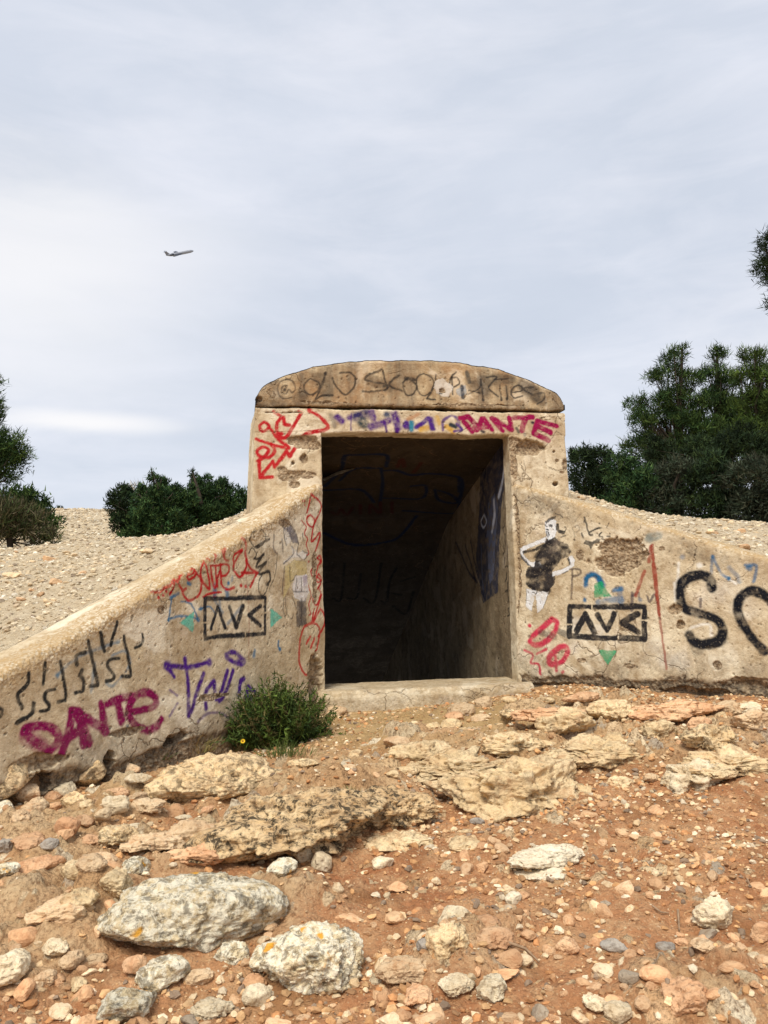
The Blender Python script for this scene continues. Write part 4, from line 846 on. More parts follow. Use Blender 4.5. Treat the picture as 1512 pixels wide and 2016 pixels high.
# curved cap over the lintel, slightly proud of the wall
ARC_X = np.array([-.96, -.938, -.915, -.88, -.726, -.499, -.19, .203, .604, .931, 1.177, 1.383, 1.43, 1.455, 1.475]); ARC_Z = np.array([2.08, 2.11, 2.165, 2.205, 2.284, 2.361, 2.409, 2.428, 2.42, 2.377, 2.294, 2.205, 2.175, 2.125, 2.09])
def arcz(x):
    r = 0
    for o in (-.02, -.01, 0, .01, .02): r = r + np.interp(x + o, ARC_X, ARC_Z)
    return r / 5
def cap_piece():
    xs = np.arange(-.940, 1.468, .0066); rows = []
    for x in xs:
        zt = max(arcz(x), 2.10); r = .028; th = np.linspace(0, math.pi / 2, 5)
        pr = [(.16, 2.052), (.04, 2.052), (-.005, 2.052), (-.008, 2.056)] + [(-.010, z) for z in np.linspace(2.064, zt - r, 54)] + [(-.010 + r - r * math.cos(t), zt - r + r * math.sin(t)) for t in th[1:]] + [(y, zt) for y in np.linspace(0, .66, 26)] + [(.67, 2.0)]
        rows.append([(x, a, b_) for a, b_ in pr])
    G = np.array(rows); nu, nv = G.shape[:2]; P = G.reshape(-1, 3); front = (P[:, 1] < -.003)
    def rag(P, x, z, front):
        e = fbm(np.stack([x, x * 0 + 4, x * 0], 1), 7, 5, .65, seed=57)
        P[:, 2] += np.where(z < 2.075, .022 * np.clip(e + .1, -.1, 1), 0)
        P[:, 1] += .022 * sstep(.30, .0, np.abs(x + .93)) * sstep(2.12, 2.06, z) * front
        Q = np.stack([x, P[:, 1], z], 1); P[:, 2] += .008 * fbm(Q, 12, 4, .7, seed=12) * (z > 2.085) ; return P
    def dirt(x, z):
        Q = np.stack([x, z, x * 0], 1); top = arcz(x) - z
        return .5 * sstep(.05, .0, top) * sstep(-.1, .3, fbm(Q, 5, 4, .6, seed=6)) + .3 * sstep(.1, .4, fbm(Q, 3.2, 4, .6, seed=16)) * (np.abs(x - .12) > .2) + .5 * sstep(2.09, 2.06, z)
    w_ = finish(P, P[:, 0].copy(), P[:, 2].copy(), front, nu, nv, None, [(870, 768, 8, 6, .012), (510, 785, 10, 8, .03), (640, 792, 60, 3, .008), (940, 797, 80, 2, .006)], 'curved_cap', M_CAP, None, True, dirt, rag)
    return w_
cap_piece()
def simple(name, V, F, mat, smooth=False, parent=bunker, label=None):
    me = bpy.data.meshes.new(name); me.from_pydata([tuple(v) for v in V], [], F); me.materials.append(mat); me.update()
    for p in me.polygons: p.use_smooth = smooth
    return part(name, me, parent, label)
def quadbox(x0, x1, y0, y1, z0, z1):
    V = [(x0, y0, z0), (x1, y0, z0), (x1, y1, z0), (x0, y1, z0), (x0, y0, z1), (x1, y0, z1), (x1, y1, z1), (x0, y1, z1)]
    return V, [(0, 3, 2, 1), (4, 5, 6, 7), (0, 1, 5, 4), (1, 2, 6, 5), (2, 3, 7, 6), (3, 0, 4, 7)]
# core of the headwall behind the plaster skins (closes the ends and the back)
V = []; F = []
for bx in ((-.93, 1.46, .10, .66, 1.90, 2.07), (-.905, X0 - .03, .05, .66, -.4, 1.95), (X1 + .03, 1.44, .05, .66, -.4, 1.95)):
    v, f = quadbox(*bx); F += [tuple(i + len(V) for i in q) for q in f]; V += v
core = simple('headwall_core', V, F, M_CAP)
for sx in (-.936, 1.462):   # end faces of the cap
    V, F = quadbox(sx - .004, sx + .004, -.012, .655, 2.056, 2.098)
    simple('cap_end', V, F, M_CAP)

# tunnel: side walls, ceiling, sill, steps down, end wall
def tunnel_sheet(name, fn, nu, nv, surf, fab, N0, label=None, mat=M_TUNNEL_SHADE):
    U, Vv = np.meshgrid(np.linspace(0, 1, nu), np.linspace(0, 1, nv), indexing='ij'); P = fn(U.ravel(), Vv.ravel())
    a, b_ = fab(P); 
    if surf: rgba, tag = surf.paint(a, b_)
    else: rgba, tag = np.zeros((len(P), 4)), np.zeros(len(P), int)
    N0 = np.array(N0, float); Q = P.copy()
    P = P + N0 * (.012 * fbm(Q, 2, 3, seed=201) + .005 * fbm(Q, 12, 4, .6, seed=202) - .012)[:, None]
    pit = cells(a, b_, .09, 45, .005, .016, .5)
    dirt = np.clip(.55 * sstep(.7, .0, P[:, 2]) * sstep(-.1, .3, fbm(Q * np.array([1, 1, .35]), 4, 4, .6, seed=203)) + .7 * pit + .25 * sstep(0, .4, fbm(Q, 1.5, 4, seed=204)), 0, 1)
    mask = np.stack([np.zeros(len(P)), dirt, np.zeros(len(P)), np.ones(len(P))], 1)
    N = grid_normals(P.reshape(nu, nv, 3)).reshape(-1, 3); F = grid_faces(nu, nv)
    if N[nu // 2 * nv + nv // 2] @ N0 < 0: N = -N; F = F[:, ::-1]
    return tagged(name, P, N, {'paint': rgba, 'mask': mask}, F, tag, bunker, mat, name, label)
YE = 6.5
def ceil_z(y): return CEIL_Z - CEIL_S * np.maximum(y - .12, 0) - .22 * np.maximum(y - 2.0, 0)
YF = lambda v: .13 + (YE - .13) * v ** 1.9
tunnel_sheet('tunnel_wall', lambda u, v: np.stack([np.full_like(u, X1 + .010), YF(u), -3.2 + v * (ceil_z(YF(u)) + 3.2 + .10)], 1), 300, 460, SURF_T, lambda P: (P[:, 1], P[:, 2]), (-1, 0, 0), 'painted side wall of the tunnel catching the daylight', M_TUNNEL_DIM)
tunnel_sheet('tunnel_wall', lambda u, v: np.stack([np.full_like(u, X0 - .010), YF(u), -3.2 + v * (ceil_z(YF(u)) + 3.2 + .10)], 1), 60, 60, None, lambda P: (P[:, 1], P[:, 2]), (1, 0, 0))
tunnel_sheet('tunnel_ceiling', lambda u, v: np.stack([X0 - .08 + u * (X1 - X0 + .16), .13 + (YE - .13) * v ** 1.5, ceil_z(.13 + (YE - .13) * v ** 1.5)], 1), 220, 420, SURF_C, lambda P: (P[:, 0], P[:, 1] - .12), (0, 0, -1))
V, F = quadbox(X0 - .1, X1 + .1, YE, YE + .1, -3.3, 1); simple('tunnel_end_wall', V, F, M_TUNNEL_SHADE)
def block(name, x0, x1, y0, y1, z0, z1, n, amp, mat, mask=(0, .3, .2), parent=bunker, label=None):
    """worn block: rounded, displaced top and front"""
    nx, ny, nz = n; bm = []
    def face(fn, a, b_):
        U, Vv = np.meshgrid(np.linspace(0, 1, a), np.linspace(0, 1, b_), indexing='ij'); return fn(U.ravel(), Vv.ravel()), a, b_
    Vs, Fs, off = [], [], 0
    for fn, a, b_ in ((lambda u, v: np.stack([x0 + u * (x1 - x0), y0 + v * (y1 - y0), u * 0 + z1], 1), nx, ny), (lambda u, v: np.stack([x0 + u * (x1 - x0), u * 0 + y0, z0 + v * (z1 - z0)], 1), nx, nz), (lambda u, v: np.stack([x0 + u * (x1 - x0), u * 0 + y1, z1 - v * (z1 - z0)], 1), nx, nz)):
        P, a, b_ = face(fn, a, b_); Vs.append(P); Fs.append(grid_faces(a, b_) + off); off += len(P)
    P = np.vstack(Vs); F = np.vstack(Fs)
    d = np.stack([fbm(P, 9, 4, .6, seed=s) for s in (301, 302, 303)], 1) * amp
    # knock the arris down
    e = np.minimum(np.abs(P[:, 1] - y0), 9) + np.abs(P[:, 2] - z1); P = P + d; P[:, 2] -= .02 * sstep(.05, 0, e) * (1 + fbm(P, 12, 3, seed=5)); P[:, 1] += .015 * sstep(.05, 0, e)
    mask_ = np.tile([*mask, 1.], (len(P), 1)); rg = np.zeros((len(P), 4))
    me = mesh_np(name, P, F, True, None, {'paint': rg, 'mask': mask_}, mat); return part(name, me, parent, label)
block('sill', X0 - .06, X1 + .06, -.16, .40, -.5, -.032, (150, 40, 30), .008, M_WALL, (.0, .25, .35))
for k in range(6): block('step', X0 - .03, X1 + .03, .40 + .3 * k, .72 + .3 * k, -3.2, -.25 - .2 * k, (20, 6, 4), .006, M_TUNNEL_SHADE, (0, .4, 0))

# ------------------------------------------------------------------ rocks
def ico(sub):
    t = (1 + 5 ** .5) / 2
    V = [(-1, t, 0), (1, t, 0), (-1, -t, 0), (1, -t, 0), (0, -1, t), (0, 1, t), (0, -1, -t), (0, 1, -t), (t, 0, -1), (t, 0, 1), (-t, 0, -1), (-t, 0, 1)]
    F = [(0, 11, 5), (0, 5, 1), (0, 1, 7), (0, 7, 10), (0, 10, 11), (1, 5, 9), (5, 11, 4), (11, 10, 2), (10, 7, 6), (7, 1, 8), (3, 9, 4), (3, 4, 2), (3, 2, 6), (3, 6, 8), (3, 8, 9), (4, 9, 5), (2, 4, 11), (6, 2, 10), (8, 6, 7), (9, 8, 1)]
    V = [np.array(v) / np.linalg.norm(v) for v in V]
    for _ in range(sub):
        mid = {}; nf = []
        def mp(a, b):
            k = (min(a, b), max(a, b))
            if k not in mid:
                v = V[a] + V[b]; V.append(v / np.linalg.norm(v)); mid[k] = len(V) - 1
            return mid[k]
        for a, b, c in F:
            x, y, z = mp(a, b), mp(b, c), mp(c, a); nf += [(a, x, z), (b, y, x), (c, z, y), (x, y, z)]
        F = nf
    return np.array(V), np.array(F, np.int32)
ICO = [ico(i) for i in range(6)]
def craggy(V, rng, W, rough, pitted=0.):
    """isotropic relief in metres on an already scaled rock"""
    off = rng.uniform(0, 50, 3); n = V / np.maximum(np.linalg.norm(V, axis=1)[:, None], 1e-6); n = n * np.array([1, 1, .8]); Q = V / W + off
    d = W * rough * (.55 * fbm(Q, 3.2, 3, .55, seed=11) + .42 * ridged(Q, 6.5, 4, .62, seed=12) + .16 * fbm(Q, 30, 3, .65, seed=15))
    if pitted: d = d - W * pitted * sstep(.08, .35, fbm(Q, 9, 3, .6, seed=14))
    return V + n * d[:, None]
def rock_verts(sub, rng, cuts=13, rough=.10, pitted=0., rnd_p=7):
    V, F = ICO[sub]; n = rng.normal(size=(cuts, 3)); n /= np.linalg.norm(n, axis=1)[:, None]; d = rng.uniform(.62 if rnd_p < 30 else .45, 1.0, cuts)
    dots = V @ n.T; r = np.min(np.where(dots > .05, d / np.maximum(dots, .05), 9), 1); r = np.minimum(r, 1.25)
    r = 1 / (1 / r ** rnd_p + .25) ** (1 / rnd_p)
    off = rng.uniform(0, 50, 3); P = V * r[:, None]
    if rough and sub >= 2:
        dd = rough * fbm(P + off, 1.6, 3, .5, seed=11) + rough * .45 * ridged(P + off, 4.5, 4, .6, seed=12) * (sub > 2) + rough * .18 * fbm(P + off, 14, 3, .6, seed=15) * (sub > 3)
        if pitted: dd = dd - pitted * sstep(.15, .45, fbm(P + off, 3.6, 3, .6, seed=14))
        P = P + V * dd[:, None]
    ext = np.abs(P).max(0); return P / ext * .5, F
rng = np.random.default_rng(7)
# label, material, photo x, y of the centre, width px, depth/width, height/width, turn deg, roughness, pitted, sunk share
NAMED = [
 ('long pale grey boulder crusted with white and black lichen and orange spots', 'lichen', 370, 1806, 385, .52, .35, 12, .085, 0, .30),
 ('tan and grey boulder with lichen lying to the right of the long lichen boulder', 'lichen', 628, 1892, 232, .75, .50, -20, .09, .05, .35),
 ('low broad limestone ledge with a dark crust in front of the shrub', 'crust', 448, 1532, 300, .65, .30, 6, .14, 0, .45),
 ('largest dark crusted rock slab, undercut along its front edge', 'slab', 590, 1608, 450, .66, .29, 12, .14, .03, .40),
 ('rounded end of the dark crusted slab ledge beside the dirt path', 'slab', 765, 1580, 210, .9, .30, -25, .16, .04, .50),
 ('big knobbly yellowish limestone outcrop right of the dirt path', 'outcrop', 1025, 1545, 350, .55, .34, -4, .17, .06, .45),
 ('low crumbly outcrop just below the doorway sill', 'outcrop', 830, 1478, 150, .6, .28, 8, .18, .06, .5),
 ('lumpy limestone knob at the foot of the stencilled wall', 'outcrop', 1115, 1425, 125, .7, .42, 10, .16, .05, .45),
 ('pale knob with a yellow lichen tinge near the foot of the wall', 'outcrop', 1205, 1402, 100, .7, .42, -12, .16, .05, .4),
 ('blocky cream rock in the middle of the rubble below the wall', 'outcrop', 1292, 1440, 95, .8, .5, 30, .15, .06, .4),
 ('jagged dark streaked rock lying at the far side of the rubble', 'crust', 1405, 1450, 105, .6, .5, -15, .2, .08, .35),
 ('cream rock by the frame edge below the large black letters', 'pale', 1482, 1418, 85, .7, .45, 10, .14, .03, .4),
 ('holed and pitted pale rock on the red slope', 'cream', 1362, 1526, 165, .55, .36, 14, .16, .14, .40),
 ('broad flat outcrop shelf between the two knobs', 'outcrop', 1010, 1460, 180, .6, .22, 0, .2, .06, .5),
 ('flat white stone wedge in the open red dirt, largest of its kind', 'white', 1078, 1688, 205, .40, .16, 22, .12, .03, .40),
 ('smaller flat white stone lobe joined below the wedge', 'white', 1070, 1718, 115, .6, .22, -15, .12, .0, .45),
 ('small whitish angular stone below the flat white wedge', 'white', 1014, 1768, 42, .8, .7, 30, .12, 0, .3),
 ('pale egg shaped rock half sunk in the red dirt', 'outcrop', 882, 1850, 92, .9, .8, 20, .15, .08, .35),
 ('yellowish angular rock on the gravel with a pitted top', 'cream', 1405, 1800, 82, .8, .65, -30, .12, .06, .3),
 ('rusty orange boulder low in the gravel', 'orange', 1352, 1965, 100, .8, .65, 20, .13, .04, .35),
 ('narrow lichen speckled block at the bottom of the picture', 'lichen', 246, 1985, 112, 1.0, .55, -35, .12, .03, .3),
 ('three sided lichen speckled rock under the long boulder', 'lichen', 322, 1918, 108, .8, .55, 35, .1, 0, .3),
 ('small orange brown cube of rock beside the three sided one', 'orange', 268, 1906, 52, .9, .8, 15, .08, 0, .25),
 ('pointed cream wedge between the two largest lichen rocks', 'cream', 505, 1968, 58, .8, .8, 25, .08, 0, .25),
 ('oval tan cobble right of the three sided rock', 'pale', 394, 1930, 66, .6, .45, 8, .1, 0, .3),
 ('pale lump at the very bottom under the pointed wedge', 'cream', 418, 1992, 90, .7, .4, -8, .15, .05, .35),
 ('greenish tan rock in the hollow right of the long boulder', 'lichen', 458, 1880, 80, .7, .55, -25, .13, .03, .4),
 ('broad peach coloured rock under the corner of the dark slab', 'pale', 378, 1640, 125, .6, .42, 10, .13, .03, .35),
 ('peach ledge sticking out below the broad peach rock', 'orange', 400, 1680, 150, .45, .25, -6, .16, .04, .45),
 ('upright cream stone against the front edge of the dark slab', 'cream', 596, 1684, 58, .8, .95, 20, .1, 0, .25),
 ('yellowish cobble beside the upright cream stone', 'cream', 632, 1702, 42, .9, 1.0, -20, .08, 0, .25),
 ('squarish pinkish stone near the wall foot', 'orange', 134, 1632, 52, .9, .8, 12, .08, 0, .25),
 ('round pink cobble touching the squarish pinkish stone', 'orange', 166, 1618, 38, .9, .7, 0, .06, 0, .25),
 ('sunken smooth orange boulder below the pink cobbles', 'orange', 78, 1705, 100, .8, .45, 10, .08, 0, .5),
 ('flaky mottled rock lying among the rubble left of the peach rock', 'crust', 232, 1652, 84, .6, .5, 25, .18, .05, .35),
 ('flat yellow slab stone close to the wall foot', 'cream', 272, 1548, 52, .7, .4, 5, .1, 0, .3),
 ('blocky cream stone a step below the flat yellow one', 'cream', 226, 1588, 52, .8, .7, 20, .12, .02, .3),
 ('low pale rock between the flat yellow stone and the dark ledge', 'pale', 290, 1592, 72, .7, .4, -10, .15, .03, .4),
 ('grey wedge stone at the left edge near the wall corner', 'grey', 8, 1672, 40, .9, .8, 0, .08, 0, .3),
 ('small dark grey stone by the pink cobbles', 'grey', 98, 1660, 36, .8, .6, 25, .08, 0, .3),
 ('rounded tan rock left of the long lichen boulder', 'outcrop', 160, 1768, 70, .8, .6, 20, .14, .04, .35),
 ('crumbly rock leaning on the left end of the long boulder', 'outcrop', 232, 1735, 66, .8, .8, 40, .16, .05, .35),
 ('low tan ridge of rock at the left of the dirt slope', 'pale', 110, 1790, 130, .6, .35, 15, .16, .04, .5),
 ('dark grey stone beside the egg shaped rock', 'grey', 834, 1862, 34, .9, .8, 10, .07, 0, .25),
 ('dark brown flattened stone right of the long twig', 'grey', 1208, 1866, 54, .5, .45, -25, .1, 0, .25),
 ('grey stone beside the dark brown flattened one', 'grey', 1310, 1868, 42, .8, .6, 10, .1, 0, .25),
 ('broad sunken orange rock beside the egg shaped rock', 'orange', 965, 1845, 90, .6, .4, -12, .12, .03, .45),
 ('pale slab at the bottom left of the dirt with a rusty edge', 'pale', 805, 1905, 120, .55, .35, 5, .14, .03, .45),
 ('cream block cut by the bottom edge of the picture', 'cream', 1215, 2000, 62, .8, .7, 14, .1, 0, .3),
 ('warm orange stone at the right edge of the gravel', 'orange', 1500, 1845, 48, .9, .8, 0, .08, 0, .3),
 ('whitish stone at the left end of the rubble by the path', 'cream', 752, 1698, 50, .8, .5, 8, .1, .02, .35),
 ('small flat dark ledge stone right of the shrub', 'crust', 598, 1502, 66, .5, .3, -6, .12, 0, .35),
 ('pale bumpy rock at the corner below the doorway', 'pale', 662, 1402, 45, .8, .6, 20, .14, .03, .35),
 ('tan lump of old mortar at the far corner of the sill', 'pale', 950, 1384, 38, .9, .7, 0, .16, .03, .35),
 ('low orange rock under the wall foot', 'orange', 1150, 1372, 90, .5, .2, 4, .12, 0, .5),
 ('long low bedrock shelf under the doorway outcrops', 'outcrop', 905, 1508, 280, .55, .17, 6, .19, .05, .5),
 ('broad bedrock shelf in the middle of the rubble slope', 'outcrop', 1185, 1478, 270, .6, .18, -5, .19, .05, .5),
 ('bedrock shelf running to the right edge below the jagged rock', 'outcrop', 1440, 1498, 250, .5, .17, 8, .19, .05, .5),
 ('narrow bedrock step along the foot of the right wall', 'orange', 1320, 1398, 210, .4, .15, 0, .16, .03, .5),
 ('rusty bedrock step left of the broad shelf', 'orange', 1075, 1400, 150, .5, .18, 4, .16, .03, .5),
 ('flat yellowish bedrock left of the largest slab', 'pale', 300, 1650, 150, .6, .2, -8, .17, .05, .5),
 ('low bedrock hump under the rounded end of the slab', 'outcrop', 790, 1650, 140, .6, .2, 8, .16, .04, .5),
 ('sand coloured cobble near the middle of the open dirt', 'grey', 940, 1622, 30, .6, .5, 0, .06, 0, .25),
]
PLACED = []
for lab, mk_, px, py, wpx, dr, hr, ang, ro, pit, sunk in NAMED:
    p = on_ground(px, py + wpx * hr * .24); sc = float(np.dot(p - CAM, _F2)) / FPX; W_m = wpx * sc
    sub = 5 if wpx > 180 else 4 if wpx > 60 else 3
    V, F = rock_verts(sub, rng, 11 if wpx < 130 else 13, .04, 0)
    H = W_m * hr; V = V * np.array([W_m, W_m * dr, H]); a = R_(ang) - YAW * 0
    c, s = math.cos(a), math.sin(a); V = V @ np.array([[c, s, 0], [-s, c, 0], [0, 0, 1]])
    V = craggy(V, rng, W_m, ro * 1.15, pit)
    z = ground_z(p[0], p[1]) + H * (.5 - sunk)
    me = mesh_np('rock', V, F, True, None, None, M_ROCK[mk_])
    link('rock', me, None, lab, 'rock', 'large rocks on the slope before the bunker', loc=(p[0], p[1], z)); PLACED.append((p[0], p[1], W_m * .5))
SHORT = ['long lichen boulder', 'tan and grey boulder', 'low ledge by the shrub', 'largest dark slab', 'rounded end of the slab', 'big yellowish outcrop', 'outcrop below the sill', 'lumpy knob by the wall', 'yellow tinged knob', 'blocky cream rubble rock', 'jagged dark rock', 'cream rock at the frame edge', 'holed pale rock', 'flat outcrop shelf', 'flat white wedge', None, 'whitish stone below the wedge', 'egg shaped rock', 'yellowish angular rock', 'rusty orange boulder', 'speckled block at the bottom', 'three sided lichen rock', 'orange brown cube', 'pointed cream wedge', 'oval tan cobble', 'pale lump at the bottom', 'greenish hollow rock', 'broad peach rock', 'peach ledge', 'upright cream stone', None, 'squarish pinkish stone', None, 'sunken smooth boulder', 'flaky mottled rock', 'flat yellow slab stone', 'blocky step stone', None, 'grey edge wedge', None, 'rounded tan rock', None, 'low tan ridge', None, 'dark flattened stone', None, 'broad sunken orange rock', 'rusty edged pale slab', 'cream block at the bottom', 'warm orange edge stone', 'whitish path stone', None, 'bumpy doorway rock', 'mortar lump by the sill', 'low orange rock', 'long bedrock shelf', 'broad bedrock shelf', 'right edge shelf', None, 'rusty bedrock step', 'flat yellowish bedrock', None, 'sand coloured cobble']
MARKS = [(a, b_, s_) for (a, b_, _), s_ in zip(PLACED, SHORT) if s_]
def auto_rocks(n, zone, w0, w1, kinds, sunk):
    k = 0; tr = 0
    while k < n and tr < 600:
        tr += 1; px = rng.uniform(zone[0], zone[2]); py = rng.uniform(zone[1], zone[3])
        if px < 640 and py < 1500 + (640 - px) * .2: continue
        p = march(px, py, base_front); W_m = w0 + (w1 - w0) * rng.random() ** 1.6
        if p[1] > -.3 or back_weight(p[:1], p[1:2])[0] > .01 or any(math.hypot(p[0] - a, p[1] - b_) < r_ * .75 + W_m * .35 for a, b_, r_ in PLACED): continue
        mk_ = kinds[rng.integers(len(kinds))]; V, F = rock_verts(4, rng, 9, .02, 0, 20); hr = rng.uniform(.3, .6); V = V * np.array([W_m, W_m * rng.uniform(.55, .95), W_m * hr]); a = rng.uniform(0, 6.28); c, s = math.cos(a), math.sin(a)
        V = craggy(V @ np.array([[c, s, 0], [-s, c, 0], [0, 0, 1]]), rng, W_m, rng.uniform(.09, .16), rng.choice([0, .04]))
        kk = {'pale': 'pale', 'outcrop': 'pale', 'crust': 'grey', 'orange': 'orange', 'cream': 'cream', 'lichen': 'grey'}[mk_]
        link('rock', mesh_np('rock', V, F, True, None, None, M_ROCK[mk_]), None, stone_label(p[0], p[1], W_m * .7, kk, MARKS, 'half buried rock'), 'rock', 'half buried rocks in the slope', loc=(p[0], p[1], ground_z(p[0], p[1]) + W_m * hr * (.5 - sunk)))
        PLACED.append((p[0], p[1], W_m * .5)); k += 1
ADJ = {'pale': ('tan', 'sandy', 'buff'), 'orange': ('rust orange', 'reddish', 'peach'), 'cream': ('whitish', 'cream', 'pale'), 'grey': ('grey', 'dull grey', 'slate grey')}
NEAR = []
USED = set()
def stone_label(x, y, w_, k, marks, thing='stone'):
    size = 'tiny' if w_ < .042 else 'small' if w_ < .06 else 'medium' if w_ < .085 else 'large'
    order = sorted(marks, key=lambda m_: (m_[0] - x) ** 2 + (m_[1] - y) ** 2)
    for m_ in order[:8]:
        dx = (x - m_[0]) * _cy + (y - m_[1]) * _sy; dy = -(x - m_[0]) * _sy + (y - m_[1]) * _cy
        rel = ('just ' if math.hypot(dx, dy) < .25 else '') + (('right of' if dx > 0 else 'left of') if abs(dx) > abs(dy) else ('behind' if dy > 0 else 'in front of'))
        for c_ in ADJ[k][:1]:
            l = f'{size} {c_} {thing} {rel} the {m_[2]}'
            if l not in USED: USED.add(l); return l
    for m_ in order:
        for c_ in ADJ[k]:
            for rel in ('not far from', 'some way from', 'in line with'):
                l = f'{size} {c_} {thing} lying {rel} the {m_[2]}'
                if l not in USED: USED.add(l); return l

auto_rocks(26, (760, 1395, 1512, 1560), .10, .28, ['outcrop', 'outcrop', 'pale', 'orange', 'crust', 'cream'], .42)
auto_rocks(16, (30, 1560, 420, 1740), .07, .18, ['pale', 'outcrop', 'orange', 'cream', 'crust'], .35)
auto_rocks(16, (0, 1740, 560, 2010), .07, .17, ['pale', 'orange', 'cream', 'outcrop', 'lichen'], .35)
auto_rocks(14, (700, 1780, 1512, 2010), .05, .13, ['pale', 'orange', 'cream', 'orange'], .42)
auto_rocks(8, (560, 1480, 960, 1700), .06, .15, ['crust', 'outcrop', 'pale'], .45)
# foundation stones showing under the torn plaster of the left wing: parts of that wall
for px, py, wp, hp, mk_, out in ((35, 1528, 95, 90, 'crust', .03), (188, 1522, 74, 62, 'crust', .03), (66, 1562, 44, 34, 'pale', .05), (100, 1580, 46, 44, 'orange', .05), (130, 1556, 42, 40, 'cream', .04), (5, 1600, 40, 60, 'lichen', .05), (262, 1512, 44, 32, 'pale', .02), (205, 1472, 0, 0, 'pale', 0)):
    if not wp: continue
    q = hit(px, py, OL, NL); sc = float(np.dot(q - CAM, _F2)) / FPX; V, F = rock_verts(4, rng, 12, .1, .0)
    V = V * np.array([wp * sc * 1.25, .2, hp * sc]); c, s = DL[0], DL[1]
    V = V[:, 0:1] * DL + V[:, 1:2] * NL + V[:, 2:3] * np.array([0, 0, 1.])
    me = mesh_np('foundation_stone', V, F, True, None, None, M_ROCK[mk_]); o = link('foundation_stone', me, wl)
    o.location = q - NL * (.1 - out * .6 - .02)
# loose stones: 240 individuals sharing 14 shapes
SHAPES = []
for i in range(14):
    V, F = rock_verts(2, rng, 8, 0, 0, 60); V = craggy(V, rng, 1., .05); SHAPES.append((V, F))
KINDS = ['pale'] * 7 + ['orange'] * 7 + ['cream'] * 4 + ['grey'] * 1
SH_ME = {}
def stone_mesh(i, k):
    if (i, k) not in SH_ME: SH_ME[(i, k)] = mesh_np('stone', SHAPES[i][0], SHAPES[i][1], False, None, None, M_STONE[k])
    return SH_ME[(i, k)]
def sightless(x, y): return False
cnt = 0; tries = 0
BIG = []
while cnt < 290 and tries < 6000:
    tries += 1
    px = rng.uniform(-20, 1530); py = 1385 + 650 * rng.random() ** .62
    if px < 640 and py < 1480 + (640 - px) * .19: continue
    if 560 < px < 900 and 1385 < py < 1560 and rng.random() < .8: continue
    d = ray(px, py); p = march(px, py, base_front); x, y = p[0], p[1]
    if back_weight(np.array([x]), np.array([y]))[0] > .01 or y > -.25: continue
    if any(math.hypot(x - a, y - b_) < r_ * .8 for a, b_, r_ in PLACED + BIG): continue
    wm = (.028 + .07 * rng.random() ** 2.8); BIG.append((x, y, wm * .5)); k = KINDS[rng.integers(len(KINDS))]; i = rng.integers(14)
    o = link('stone', stone_mesh(i, k), None, stone_label(x, y, wm, k, MARKS), 'stone', 'loose stones on the red dirt slope')
    hh = wm * rng.uniform(.4, .8); o.scale = (wm, wm * rng.uniform(.6, .95), hh); o.rotation_euler = (rng.uniform(-.3, .3), rng.uniform(-.3, .3), rng.uniform(0, 6.28))
    o.location = (x, y, ground_z(x, y) + hh * rng.uniform(-.12, .14)); cnt += 1
# gravel too small to pick apart: one mesh each
def scatter(name, xy, size, palette, seed, sub=0, label=None, lift=.15):
    r = np.random.default_rng(seed); n = len(xy); protos = []
    for i in range(10):
        V, F = ICO[sub]; k = V * r.uniform(.72, 1.12, (len(V), 1)); ext = np.abs(k).max(0); protos.append(k / ext * .5)
    F = ICO[sub][1]; nv = len(protos[0]); pk = r.integers(0, 10, n); V = np.array(protos)[pk]
    sc = np.stack([size, size * r.uniform(.55, 1, n), size * r.uniform(.35, .75, n)], 1); V = V * sc[:, None, :]
    ti = r.uniform(-.5, .5, n); c, s = np.cos(ti), np.sin(ti); V = np.stack([V[..., 0] * c[:, None] + V[..., 2] * s[:, None], V[..., 1], -V[..., 0] * s[:, None] + V[..., 2] * c[:, None]], 2)
    a = r.uniform(0, 6.28, n); c, s = np.cos(a), np.sin(a); V = np.stack([V[..., 0] * c[:, None] - V[..., 1] * s[:, None], V[..., 0] * s[:, None] + V[..., 1] * c[:, None], V[..., 2]], 2)
    z = height(xy[:, 0], xy[:, 1]) + sc[:, 2] * lift
    V = V + np.stack([xy[:, 0], xy[:, 1], z], 1)[:, None, :]
    pal = np.array(palette); t = pal[r.integers(0, len(pal), n)] * r.uniform(.62, 1.12, (n, 1)); T = np.repeat(np.c_[t, np.ones(n)], nv, 0)
    FF = (F[None] + (np.arange(n) * nv)[:, None, None]).reshape(-1, 3)
    link(name, mesh_np(name, V.reshape(-1, 3), FF, False, None, {'tint': T}, M_PEB), None, label, kind='stuff')
def front_ok(x, y): return (back_weight(x, y) < .01) & (y < -.18)
n = 84000; x = rng.uniform(-3.0, 2.9, n); y = -4.4 + 4.3 * rng.random(n) ** .9; P3 = np.stack([x, y, x * 0], 1)
dens = .25 + .75 * sstep(-.25, .35, fbm(P3, 1.4, 4, .6, seed=401)); dens *= 1 - .85 * np.exp(-((x - .1) / .8) ** 2 - ((y + .6) / .6) ** 2)
dens *= 1 - .6 * rockmask(x, y); dens *= .55 + .45 * sstep(-1.6, -.2, x)
ok = front_ok(x, y) & (rng.random(n) < dens * .95)
x, y = x[ok], y[ok]; size = .007 + .034 * rng.random(len(x)) ** 2.9
RED = [(.64, .35, .15), (.68, .42, .20), (.56, .27, .11), (.76, .55, .31), (.80, .63, .39), (.70, .46, .24), (.62, .36, .17), (.30, .22, .15), (.86, .72, .50), (.45, .25, .12)]
scatter('gravel', np.stack([x, y], 1), size, RED, 11, 0, 'small stones and grit covering the red dirt slope')
